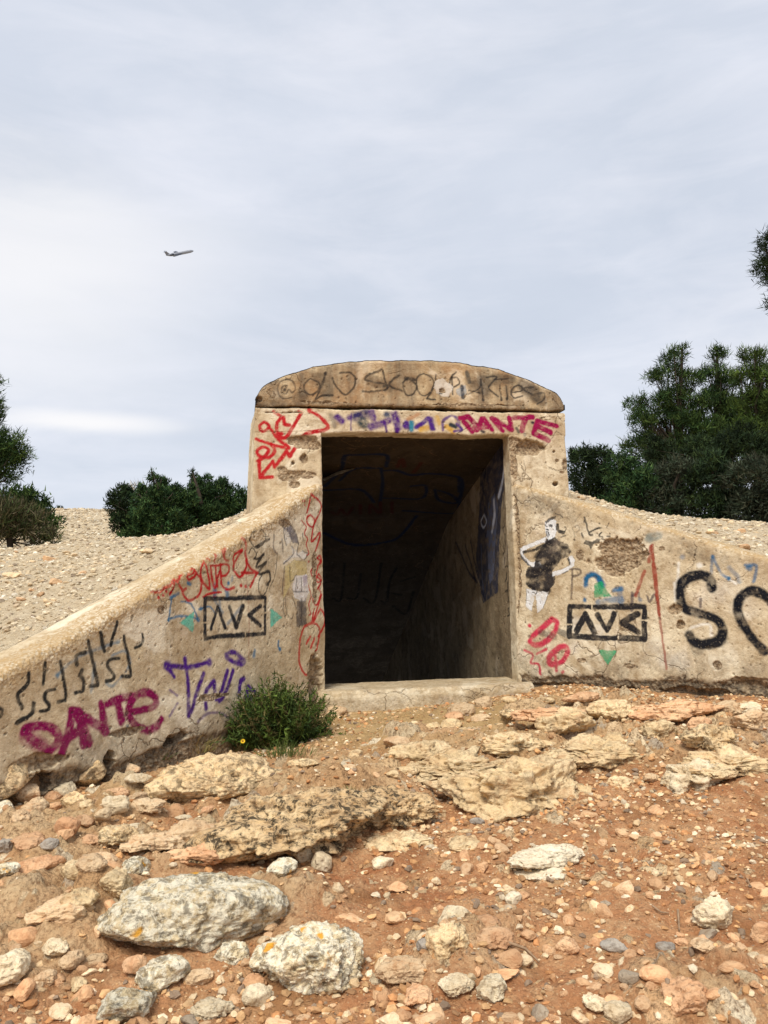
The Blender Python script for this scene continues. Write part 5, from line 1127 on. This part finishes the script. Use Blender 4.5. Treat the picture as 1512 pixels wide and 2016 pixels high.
# pale rubble covering the earth bank behind the wings
n = 150000; dd = 4.2 + 8.5 * rng.random(n) ** 1.2; ang = YAW * -1 + rng.uniform(-.62, .62, n)
n2 = 9000; dd = np.r_[dd, rng.uniform(10, 27, n2)]; ang = np.r_[ang, -YAW + rng.uniform(-.46, -.30, n2)]
x = CAM[0] + dd * np.sin(ang); y = CAM[1] + dd * np.cos(ang); fa = np.arange(len(x)) >= n
ok = (back_weight(x, y) > .97) & ((x < -.9) | (x > 1.4)); x, y, fa = x[ok], y[ok], fa[ok]; d_ = np.hypot(x - CAM[0], y - CAM[1])
P3 = np.stack([x, y, x * 0], 1); bare = sstep(-.1, .35, fbm(P3, 1.6, 4, .6, seed=611))
k_ = fa | (rng.random(len(x)) < np.minimum(1, 42000 / max(len(x), 1)) * (1.15 - .65 * bare)); x, y, d_ = x[k_], y[k_], d_[k_]
size = (.009 + .042 * rng.random(len(x)) ** 4.0) * (.7 + .06 * d_)
PALE = [(.70, .59, .41), (.64, .52, .34), (.75, .66, .48), (.56, .44, .28), (.67, .57, .40), (.50, .40, .27), (.70, .57, .37), (.78, .71, .56), (.38, .30, .21)]
scatter('rubble', np.stack([x, y], 1), size, PALE, 12, 0, 'pale broken stones covering the earth bank behind the walls', .05)
# larger stones along the bank's crest and face
cnt = 0; tries = 0
BANKM = [(-.9, .9, 'bunker on the left bank'), (-1.6, .9, 'left bank below the widest shrub'), (-2.2, 1.6, 'leftmost crest shrub on the bank'), (-2.8, .6, 'brown bush on the bank'), (-2.0, -.3, 'middle of the left bank'), (-2.6, -1.2, 'lower left coping'), (-1.4, -.1, 'upper left coping'), (1.75, .2, 'bunker on the right bank'), (2.1, -.2, 'broken plaster wall on the bank'), (2.6, .1, 'thicket on the right bank'), (3.0, -.4, 'big black letters on the bank'), (3.6, .5, 'right frame edge on the bank')]
while cnt < 48 and tries < 3000:
    tries += 1
    if rng.random() < .6: px = rng.uniform(0, 470); py = rng.uniform(1062, 1230)
    else: px = rng.uniform(1130, 1512); py = rng.uniform(975, 1095)
    if px < 480 and not (py > 1075 + 0 and py < 1250 - (px) * .5): 
        if not (px > 240 and 1012 < py < 1062 - (px - 240) * .15 and rng.random() < .5): continue
    p = march(px, py, lambda a, b_: height(a, b_, False))
    if back_weight(np.array([p[0]]), np.array([p[1]]))[0] < .98 or p[1] > 4: continue
    wm = .045 + .085 * rng.random() ** 2.4; k = ('pale', 'cream', 'cream', 'pale')[rng.integers(4)]
    side = 'left' if px < 700 else 'right'
    o = link('stone', stone_mesh(rng.integers(14), k), None, stone_label(p[0], p[1], wm * .7, k, BANKM), 'stone', 'larger stones on the rubble bank')
    hh = wm * rng.uniform(.4, .65); o.scale = (wm, wm * rng.uniform(.6, .95), hh); o.rotation_euler = (rng.uniform(-.2, .2), rng.uniform(-.2, .2), rng.uniform(0, 6.28))
    o.location = (p[0], p[1], ground_z(p[0], p[1]) + hh * .2); cnt += 1

# ------------------------------------------------------------------ vegetation
def tube(pts, rad, sides=7):
    P = np.asarray(pts, float); V = []; F = []
    for i, p in enumerate(P):
        d = P[min(i + 1, len(P) - 1)] - P[max(i - 1, 0)]; d /= max(np.linalg.norm(d), 1e-9); a = np.cross(d, (0, 0, 1) if abs(d[2]) < .9 else (1, 0, 0)); a /= np.linalg.norm(a); b_ = np.cross(d, a)
        for k in range(sides):
            t = 2 * math.pi * k / sides; V.append(p + rad[i] * (a * math.cos(t) + b_ * math.sin(t)))
    for i in range(len(P) - 1):
        for k in range(sides): F.append((i * sides + k, i * sides + (k + 1) % sides, (i + 1) * sides + (k + 1) % sides, (i + 1) * sides + k))
    return V, F
def join(parts):
    V, F = [], []
    for v, f in parts: F += [tuple(i + len(V) for i in q) for q in f]; V += list(v)
    return np.array(V), np.array(F, np.int32)
def leaves(clumps, r, n_per_m2, leaf, width, per, cols, up=.3, hollow=.5, jag=.6):
    """leaf tufts filling a set of ellipsoidal clumps; returns verts, tris, tint"""
    Vs, Ts = [], []
    for (c, rad, tone) in clumps:
        rad = np.asarray(rad) * np.ones(3); area = 4 * math.pi * (rad[0] * rad[1] * rad[2]) ** (2 / 3); n = int(area * n_per_m2)
        d = r.normal(size=(n, 3)); d /= np.linalg.norm(d, axis=1)[:, None]
        k = hollow + (1 - hollow) * r.random(n) ** .6; k = k * (1 + jag * fbm(d * 1.0 + np.asarray(c) * 3, 2.3, 3, .6, seed=int(r.integers(1000))))
        gap = fbm(d + np.asarray(c), 3.2, 2, seed=int(r.integers(1000))); keep = gap > -.12; d, k = d[keep], k[keep]; n = len(d)
        p = np.asarray(c) + d * rad * k[:, None]
        base = np.repeat(p, per, 0); dir_ = np.repeat(d, per, 0) * .7 + r.normal(size=(n * per, 3)) * .75 + np.array([0, 0, up]); dir_ /= np.linalg.norm(dir_, axis=1)[:, None]
        sd = np.cross(dir_, r.normal(size=(n * per, 3))); sd /= np.linalg.norm(sd, axis=1)[:, None]; L_ = leaf * r.uniform(.6, 1.3, (n * per, 1)); base = base + r.normal(size=base.shape) * leaf * .35
        tri = np.stack([base - sd * width, base + sd * width, base + dir_ * L_], 1); Vs.append(tri.reshape(-1, 3))
        cc = np.array(cols)[r.integers(0, len(cols), n)] * tone * r.uniform(.65, 1.35, (n, 1)); T = np.repeat(cc, per * 3, 0); Ts.append(np.c_[T, np.ones(len(T))])
    V = np.vstack(Vs); return V, np.arange(len(V), dtype=np.int32).reshape(-1, 3), np.vstack(Ts)
def plant(name, label, cat, group, px_clumps, D, base, seed, leaf, width, per, dens, cols, up=.3, hollow=.5, trunk_r=.05, crown='crown', jag=.6, satellites=5):
    r = np.random.default_rng(seed); b0 = at(base[0], base[1], D); b0[2] = float(height([b0[0]], [b0[1]])[0]) if base[1] > 900 else b0[2]
    root = bpy.data.objects.new(name, None); COL.objects.link(root); root.location = b0; root['label'] = label; root['category'] = cat
    if group: root['group'] = group
    cl = []
    for q in px_clumps:
        px, py, rp = q[:3]; dz = q[3] if len(q) > 3 else 0; tone = q[4] if len(q) > 4 else 1
        c = at(px, py, D + dz); sc = float(np.dot(c - CAM, _F2)) / FPX; R0 = rp * sc
        cl.append((c - b0, (R0 * .80, R0 * .80, R0 * .72), tone))
        for k in range(satellites):
            d = r.normal(size=3); d /= np.linalg.norm(d); d[2] = abs(d[2]) * .9 - .15
            cl.append((c - b0 + d * R0 * r.uniform(.55, 1.0), np.array([1, 1, .85]) * R0 * r.uniform(.20, .40), tone * r.uniform(.6, 1.7)))
    V, F, T = leaves(cl, r, dens, leaf, width, per, cols, up, hollow, jag)
    link(crown, mesh_np(crown, V, F, False, None, {'tint': T}, M_LEAF), root)
    parts = []
    main = max(cl, key=lambda q: q[0][2]); top = main[0]
    tk = [np.array([0, 0, -.3]), top * .3 + r.normal(size=3) * .05, top * .65 + r.normal(size=3) * .08, top]
    parts.append(tube(tk, [trunk_r, trunk_r * .8, trunk_r * .5, trunk_r * .15]))
    for (c, rad, tone) in cl[::2]:
        s0 = top * min(.85, max(.15, .6 * c[2] / max(top[2], .1))); m_ = (s0 + c) / 2 + r.normal(size=3) * .08
        parts.append(tube([s0, m_, c], [trunk_r * .25, trunk_r * .13, trunk_r * .05], 5))
    V, F = join(parts); link('trunk' if cat == 'tree' else 'stem', mesh_np('trunk', V, F, True, None, None, M_BARK), root)
    return root
PINE = [(.022, .046, .015), (.034, .062, .017), (.016, .032, .012), (.065, .10, .026)]
DARK = [(.014, .026, .012), (.020, .036, .014), (.030, .046, .016), (.016, .026, .014)]
JUNI = [(.022, .050, .018), (.036, .070, .024), (.060, .100, .032), (.016, .034, .015)]
BRWN = [(.080, .072, .036), (.060, .066, .028), (.11, .09, .055), (.045, .065, .022)]
SAGE = [(.032, .042, .026), (.044, .054, .034), (.022, .034, .020), (.040, .042, .026)]
# pines on the right
plant('pine_tree', 'pine with a split feathery top, left of the others behind the bank', 'tree', 'pines behind the bank', [(1330, 706, 28), (1312, 740, 32), (1352, 750, 30), (1326, 790, 42), (1352, 830, 40), (1256, 795, 22), (1262, 835, 34, -.5), (1250, 880, 26, -.5), (1295, 880, 46, .4), (1345, 900, 56), (1378, 800, 28), (1300, 825, 34), (1382, 850, 44)], 19, (1330, 1000), 21, .13, .009, 8, 120, PINE, .7, .35, .14, satellites=9)
plant('pine_tree', 'middle pine with a narrow raised tip behind the dark undergrowth', 'tree', 'pines behind the bank', [(1413, 700, 20), (1404, 738, 30), (1430, 755, 26), (1404, 795, 40), (1432, 820, 36), (1405, 870, 56), (1440, 890, 60), (1452, 800, 30), (1455, 850, 44)], 20, (1420, 1000), 22, .13, .009, 8, 120, PINE, .7, .35, .14, satellites=9)
plant('pine_tree', 'brighter green pine cut by the right edge of the picture', 'tree', 'pines behind the bank', [(1484, 708, 28), (1472, 745, 32), (1508, 745, 34), (1490, 800, 48), (1530, 810, 56), (1480, 860, 50), (1530, 880, 70), (1570, 780, 60)], 18.5, (1500, 1000), 23, .13, .009, 8, 120, [(.040, .068, .016), (.062, .095, .020), (.026, .045, .013)], .7, .35, .14, satellites=9)
plant('tall_pine', 'tall near pine whose dark crown edge reaches in high at the right', 'tree', None, [(1522, 500, 34), (1506, 530, 24), (1540, 545, 40), (1540, 470, 36), (1530, 600, 22), (1600, 540, 70), (1640, 470, 80), (1650, 620, 80)], 13, (1640, 1010), 24, .11, .007, 8, 190, DARK, .4, .35, .14, satellites=9)
# undergrowth on the right
G_ = 'dark shrubs behind the bank'
for i, (cl, D, bx, cols, lab) in enumerate((
    ([(1145, 905, 34), (1180, 905, 32), (1160, 945, 44), (1205, 945, 40), (1150, 985, 44), (1195, 1000, 44)], 11.5, 1165, DARK, 'dark evergreen shrub right beside the curved top wall'),
    ([(1225, 915, 30), (1240, 950, 48), (1275, 970, 50), (1225, 1000, 44), (1275, 1025, 44)], 11.0, 1240, JUNI, 'greener shrub between the wall and the first pine'),
    ([(1330, 945, 60), (1300, 985, 55), (1355, 1005, 46), (1310, 1035, 44)], 11.0, 1320, SAGE, 'grey green tangled shrub under the split topped pine'),
    ([(1410, 950, 66), (1400, 1005, 50), (1445, 1000, 46), (1400, 1045, 44), (1450, 1050, 40)], 10.8, 1410, DARK, 'very dark shrub under the middle pine'),
    ([(1492, 945, 66), (1480, 1005, 50), (1540, 1000, 60), (1500, 1050, 44), (1550, 1050, 50)], 10.5, 1490, SAGE, 'mottled shrub at the right edge above the bank'),
    ([(1390, 905, 60), (1460, 890, 60), (1310, 905, 50), (1530, 890, 60)], 14, 1420, DARK, 'deep shaded thicket between the pine trunks'))):
    plant('shrub', lab, 'shrub', G_, cl, D, (bx, 1010), 40 + i, .07, .008, 6, 520, cols, .5, .45, .04, 'foliage', satellites=7)
# centre left shrubs
G_ = 'shrubs on the crest left of the bunker'
plant('shrub', 'dark sprawling shrub nearest to the bunker on the left crest', 'shrub', G_, [(430, 975, 38), (395, 965, 28), (385, 995, 40), (465, 985, 30), (415, 1012, 42), (455, 1015, 34), (375, 1030, 36), (425, 1045, 30), (385, 945, 9), (378, 932, 6), (410, 942, 8), (438, 948, 8), (452, 962, 10)], 10.5, (430, 1050), 51, .05, .008, 6, 760, JUNI, .7, .5, .05, 'foliage', satellites=9)
plant('shrub', 'widest shrub of the left crest with sprigs standing up', 'shrub', G_, [(312, 975, 36), (350, 985, 34), (285, 990, 32), (330, 1010, 44), (285, 1025, 40), (350, 1035, 36), (310, 1048, 34), (262, 1050, 26), (300, 942, 8), (298, 930, 5), (322, 948, 9), (345, 962, 9), (280, 962, 9)], 10.2, (310, 1055), 52, .05, .008, 6, 760, JUNI, .7, .5, .05, 'foliage', satellites=9)
plant('shrub', 'leftmost low shrub of the three on the left crest', 'shrub', G_, [(242, 985, 26), (222, 1000, 20), (258, 1010, 30), (238, 1028, 30), (270, 1040, 28), (240, 965, 14)], 10.4, (245, 1045), 53, .05, .008, 6, 760, DARK, .6, .5, .04, 'foliage', satellites=7)
plant('dry_shrub', 'pale dry twiggy bush peeping out between the crest shrubs', 'shrub', None, [(265, 968, 14), (280, 975, 14)], 10.9, (272, 1040), 54, .10, .006, 4, 500, [(.36, .31, .22), (.28, .25, .17)], 1.0, .3, .03, 'foliage', satellites=3)
# left edge
plant('pine_tree', 'pine cut by the left edge of the picture with tufts against the sky', 'tree', None, [(8, 880, 46), (-20, 900, 60), (30, 905, 22), (0, 940, 30), (-12, 825, 22), (-10, 755, 18), (-60, 800, 60), (-70, 900, 80)], 15, (-40, 1050), 55, .11, .008, 8, 170, PINE, .4, .35, .12, satellites=7)
plant('shrub', 'green bush behind the brown one at the left edge', 'shrub', None, [(62, 1000, 36), (85, 1030, 30), (50, 975, 18), (30, 985, 34)], 10.6, (70, 1068), 56, .07, .010, 5, 500, PINE, .6, .5, .04, 'foliage', satellites=7)
plant('dry_shrub', 'brown half dead bush in front at the left edge', 'shrub', None, [(20, 1025, 50), (62, 1045, 38), (-20, 1030, 60), (95, 1058, 22)], 9.6, (30, 1082), 57, .10, .006, 5, 620, BRWN, .9, .35, .04, 'foliage', satellites=7)
plant('distant_shrub', 'tiny dark shrub on the far skyline', 'shrub', None, [(116, 1003, 5), (108, 1004, 4)], 24, (113, 1006), 58, .09, .03, 4, 200, DARK, .3, .3, .03, 'foliage', satellites=3)
# shrub at the doorway corner: wiry sprays
def wiry(name, label, cat, c_px, rx, seed, n, L_, cols, mat, blade=.0035, spread=1.1, group=None, kind=None, depth=.8, tipw=.2):
    r = np.random.default_rng(seed); p0 = on_ground(*c_px); p0[2] = ground_z(p0[0], p0[1]) - .01; V = []; T = []
    for k in range(n):
        o = np.array([r.normal() * rx * .42, r.normal() * rx * .3 * depth, 0]); d = np.array([o[0] / rx * spread + r.normal() * .35, o[1] / rx * spread + r.normal() * .35 - .1, 1 + r.random()]); d /= np.linalg.norm(d)
        ln = L_ * r.uniform(.3, 1.15) * (1 - .35 * min(1, abs(o[0]) / rx)); q = o.copy(); col = np.array(cols[r.integers(len(cols))]) * r.uniform(.7, 1.3); sd = np.cross(d, r.normal(size=3)); sd /= np.linalg.norm(sd)
        segs = 4
        for s in range(segs):
            w0, w1 = blade * (1 - s / segs * (1 - tipw)), blade * (1 - (s + 1) / segs * (1 - tipw)); q2 = q + d * ln / segs
            V += [q - sd * w0, q + sd * w0, q2 + sd * w1, q - sd * w0, q2 + sd * w1, q2 - sd * w1]; T += [col] * 6
            if name == 'shrub':
                for _ in range(9):
                    b_ = q + d * ln / segs * r.random(); e = d * .5 + r.normal(size=3) * .6; e /= np.linalg.norm(e); s2 = np.cross(e, r.normal(size=3)); s2 /= np.linalg.norm(s2); cl_ = col * r.uniform(.6, 1.7)
                    V += [b_ - s2 * .0045, b_ + s2 * .0045, b_ + e * r.uniform(.02, .042)]; T += [cl_] * 3
            q = q2; d = d + r.normal(size=3) * .22 + np.array([o[0] / rx * .12, 0, -.04]); d /= np.linalg.norm(d)
    V = np.array(V); T = np.c_[np.array(T), np.ones(len(V))]; F = np.arange(len(V), dtype=np.int32).reshape(-1, 3)
    return p0, mesh_np(name, V, F, False, None, {'tint': T}, mat)
root = None
p0, me = wiry('shrub', '', '', (548, 1466), .20, 61, 820, .40, [(.055, .085, .018), (.075, .11, .022), (.035, .06, .018), (.12, .10, .04), (.05, .075, .02)], M_LEAF, depth=.8)
root = bpy.data.objects.new('shrub', None); COL.objects.link(root); root.location = p0; root['label'] = 'bushy green shrub growing at the foot of the wall beside the doorway'; root['category'] = 'shrub'
me.name = 'foliage'; link('foliage', me, root)
V, F = join([tube([(0, 0, -.05), (.04 * math.cos(a), .04 * math.sin(a), .08), (.12 * math.cos(a), .08 * math.sin(a), .2)], [.008, .006, .003], 5) for a in np.linspace(0, 6, 9)]); link('stem', mesh_np('stem', V, F, True, None, None, M_BARK), root)
for i, (c, rx, n_, L_, cols, lab, nm) in enumerate((
    ((380, 1478), .13, 260, .16, [(.42, .32, .13), (.35, .25, .10), (.25, .22, .08)], 'dry yellow grass tufts along the wall foot beside the shrub', 'dry_grass'),
    ((455, 1480), .10, 160, .15, [(.40, .30, .13), (.20, .20, .07)], 'dry grass in front of the green shrub', 'dry_grass'),
    ((300, 1512), .10, 220, .07, [(.09, .12, .04), (.16, .16, .07), (.06, .09, .03)], 'low green weeds beside the dark ledge at the wall foot', 'weeds'),
    ((560, 1488), .16, 200, .09, [(.08, .12, .03), (.14, .15, .05)], 'low weeds in front of the shrub', 'weeds'),
    ((690, 1560), .05, 60, .05, [(.22, .20, .08), (.12, .14, .05)], 'tiny weeds on the dark slab', 'weeds'),
    ((500, 1920), .05, 60, .06, [(.20, .13, .07), (.26, .18, .10)], 'dry root hairs in the hollow between the lichen boulders', 'dry_grass'))):
    p0, me = wiry(nm, '', '', c, rx, 70 + i, n_, L_, cols, M_LEAF, .0022, 1.0); link(nm, me, None, lab, kind='stuff', loc=p0)
# two yellow flowers
def flower(px, py, size, up, lab):
    p = on_ground(px, py + up * 2.2); d = ray(px, py); t = (p[1] - .02 - CAM[1]) / d[1]; h = CAM + d * t; h[1] -= .02
    root = bpy.data.objects.new('yellow_flower', None); COL.objects.link(root); root.location = p; root['label'] = lab; root['category'] = 'flower'; root['group'] = 'yellow daisies by the wall'
    top = h - p; V, F = tube([(0, 0, -.01), top * .5 + np.array([.01, 0, 0]), top], [.0022, .002, .0018], 5); link('stem', mesh_np('stem', np.array(V), np.array(F, np.int32), True, None, None, M_LEAFG), root)
    n_ = np.array([-.05, -.85, .5]); n_ /= np.linalg.norm(n_); a = np.cross(n_, (0, 0, 1)); a /= np.linalg.norm(a); b_ = np.cross(n_, a)
    V = []; F = []
    for k in range(14):
        t = 2 * math.pi * k / 14; e = a * math.cos(t) + b_ * math.sin(t); s = np.cross(n_, e); i = len(V)
        V += [top + e * size * .25 - s * size * .10, top + e * size * .7 - s * size * .17 + n_ * size * .1, top + e * size * 1.0, top + e * size * .7 + s * size * .17 + n_ * size * .1, top + e * size * .25 + s * size * .10]; F.append((i, i + 1, i + 2, i + 3, i + 4))
    link('petals', mesh_np('petals', np.array(V), np.array(F, np.int32), False, None, None, M_PETAL), root)
    V, F = ICO[2]; V = V * size * .32; V = V + top + n_ * size * .06; link('flower_head', mesh_np('flower_head', V, F, True, None, None, M_DISC), root)
M_LEAFG = mat_flat('green_stem', (.08, .12, .03), .7, .2, 30)
flower(478, 1458, .0155, 14, 'yellow daisy with a brown centre in front of the green shrub')
flower(367, 1455, .010, 12, 'smaller yellow daisy in the dry grass by the wall')
# twigs
for pts, r0, lab in (([(975, 1852), (1005, 1872), (1035, 1888), (1062, 1905)], .006, 'longest dry twig lying on the gravel near the egg shaped rock'), ([(978, 1602), (992, 1594), (1016, 1590)], .004, 'short bent twig in front of the big outcrop'),
                     ([(1285, 1792), (1302, 1808), (1318, 1816)], .004, 'thin twig left of the yellowish angular rock'), ([(1336, 1815), (1338, 1840)], .0045, 'stubby upright bit of stick by the yellowish angular rock'), ([(1472, 1745), (1478, 1760)], .004, 'short reddish stick near the right edge'), ([(1480, 1440), (1512, 1456)], .006, 'pale stick at the right edge below the wall')):
    Q = []
    for px, py in pts:
        q = on_ground(px, py); q[2] = ground_z(q[0], q[1]) + r0 * 1.6 + .006; Q.append(q)
    V, F = tube([q - Q[0] for q in Q], [r0, *[r0 * .8] * (len(Q) - 2), r0 * .45], 6)
    link('twig', mesh_np('twig', np.array(V), np.array(F, np.int32), True, None, None, M_TWIG), None, lab, 'twig', 'dry twigs on the dirt', loc=Q[0])

# ------------------------------------------------------------------ airliner
def airliner():
    D = 900.; c = at(354, 499, D); root = bpy.data.objects.new('airliner', None); COL.objects.link(root); root['label'] = 'small white jet airliner climbing in the overcast sky'; root['category'] = 'airplane'
    root.location = c; Lh = 15.5     # half length
    def lathe(pr, n=14):
        V, F = [], []
        for x, r_, zc in pr:
            for k in range(n): t = 2 * math.pi * k / n; V.append((x, r_ * math.cos(t), zc + r_ * math.sin(t)))
        for i in range(len(pr) - 1):
            for k in range(n): F.append((i * n + k, i * n + (k + 1) % n, (i + 1) * n + (k + 1) % n, (i + 1) * n + k))
        return np.array(V), np.array(F, np.int32)
    V, F = lathe([(15.5, .05, -.2), (15, .6, -.15), (13.8, 1.2, 0), (12, 1.6, 0), (9, 1.7, 0), (-7, 1.7, 0), (-11, 1.3, .3), (-14.5, .6, .8), (-15.5, .1, 1.0)]); link('fuselage', mesh_np('fuselage', V, F, True, None, None, M_WHITE), root)
    def slab(pts, th):
        P = np.array(pts, float); nrm = np.cross(P[1] - P[0], P[2] - P[0]); nrm /= np.linalg.norm(nrm); V = np.vstack([P + nrm * th / 2, P - nrm * th / 2]); n = len(P)
        return V, np.array([[0, 1, 2, 3], [7, 6, 5, 4]] + [[i, i + n, (i + 1) % n + n, (i + 1) % n] for i in range(4)], np.int32)
    for s in (1, -1):
        V, F = slab([(2.5, 1.2 * s, -.9), (-4.2, 16 * s, .6), (-7.0, 16 * s, .6), (-5.0, 1.2 * s, -.9)], .6); link('wing', mesh_np('wing', V, F, False, None, None, M_DARKMET), root)
        V, F = slab([(-13.2, .1 * s, 4.9), (-15.6, 5.2 * s, 5.1), (-16.8, 5.2 * s, 5.1), (-16, .1 * s, 4.9)], .2); link('tailplane', mesh_np('tailplane', V, F, False, None, None, M_WHITE), root)
        V, F = lathe([(-6.6, .75, 0), (-6.4, .95, 0), (-9, .95, 0), (-11, .55, 0)], 12); V = V + np.array([0, 2.6 * s, .6]); link('engine', mesh_np('engine', V, F, True, None, None, M_DARKMET), root)
    V, F = slab([(-10.5, 0, 1.4), (-14, 0, 5.1), (-16.4, 0, 5.1), (-14.9, 0, 1.0)], .3); link('tail_fin', mesh_np('tail_fin', V, F, False, None, None, M_WHITE), root)
    # nose to the right and upwards, banking
    X_ = _R * .95 + _F * .10 + np.array([0, 0, .22]); X_ /= np.linalg.norm(X_); Y2 = _R * -.16 + _F * .76 + np.array([0, 0, .5]); Y2 -= X_ * (Y2 @ X_); Y2 /= np.linalg.norm(Y2); Z2 = np.cross(X_, Y2)
    root.matrix_world = Matrix(((X_[0], Y2[0], Z2[0], c[0]), (X_[1], Y2[1], Z2[1], c[1]), (X_[2], Y2[2], Z2[2], c[2]), (0, 0, 0, 1)))
airliner()
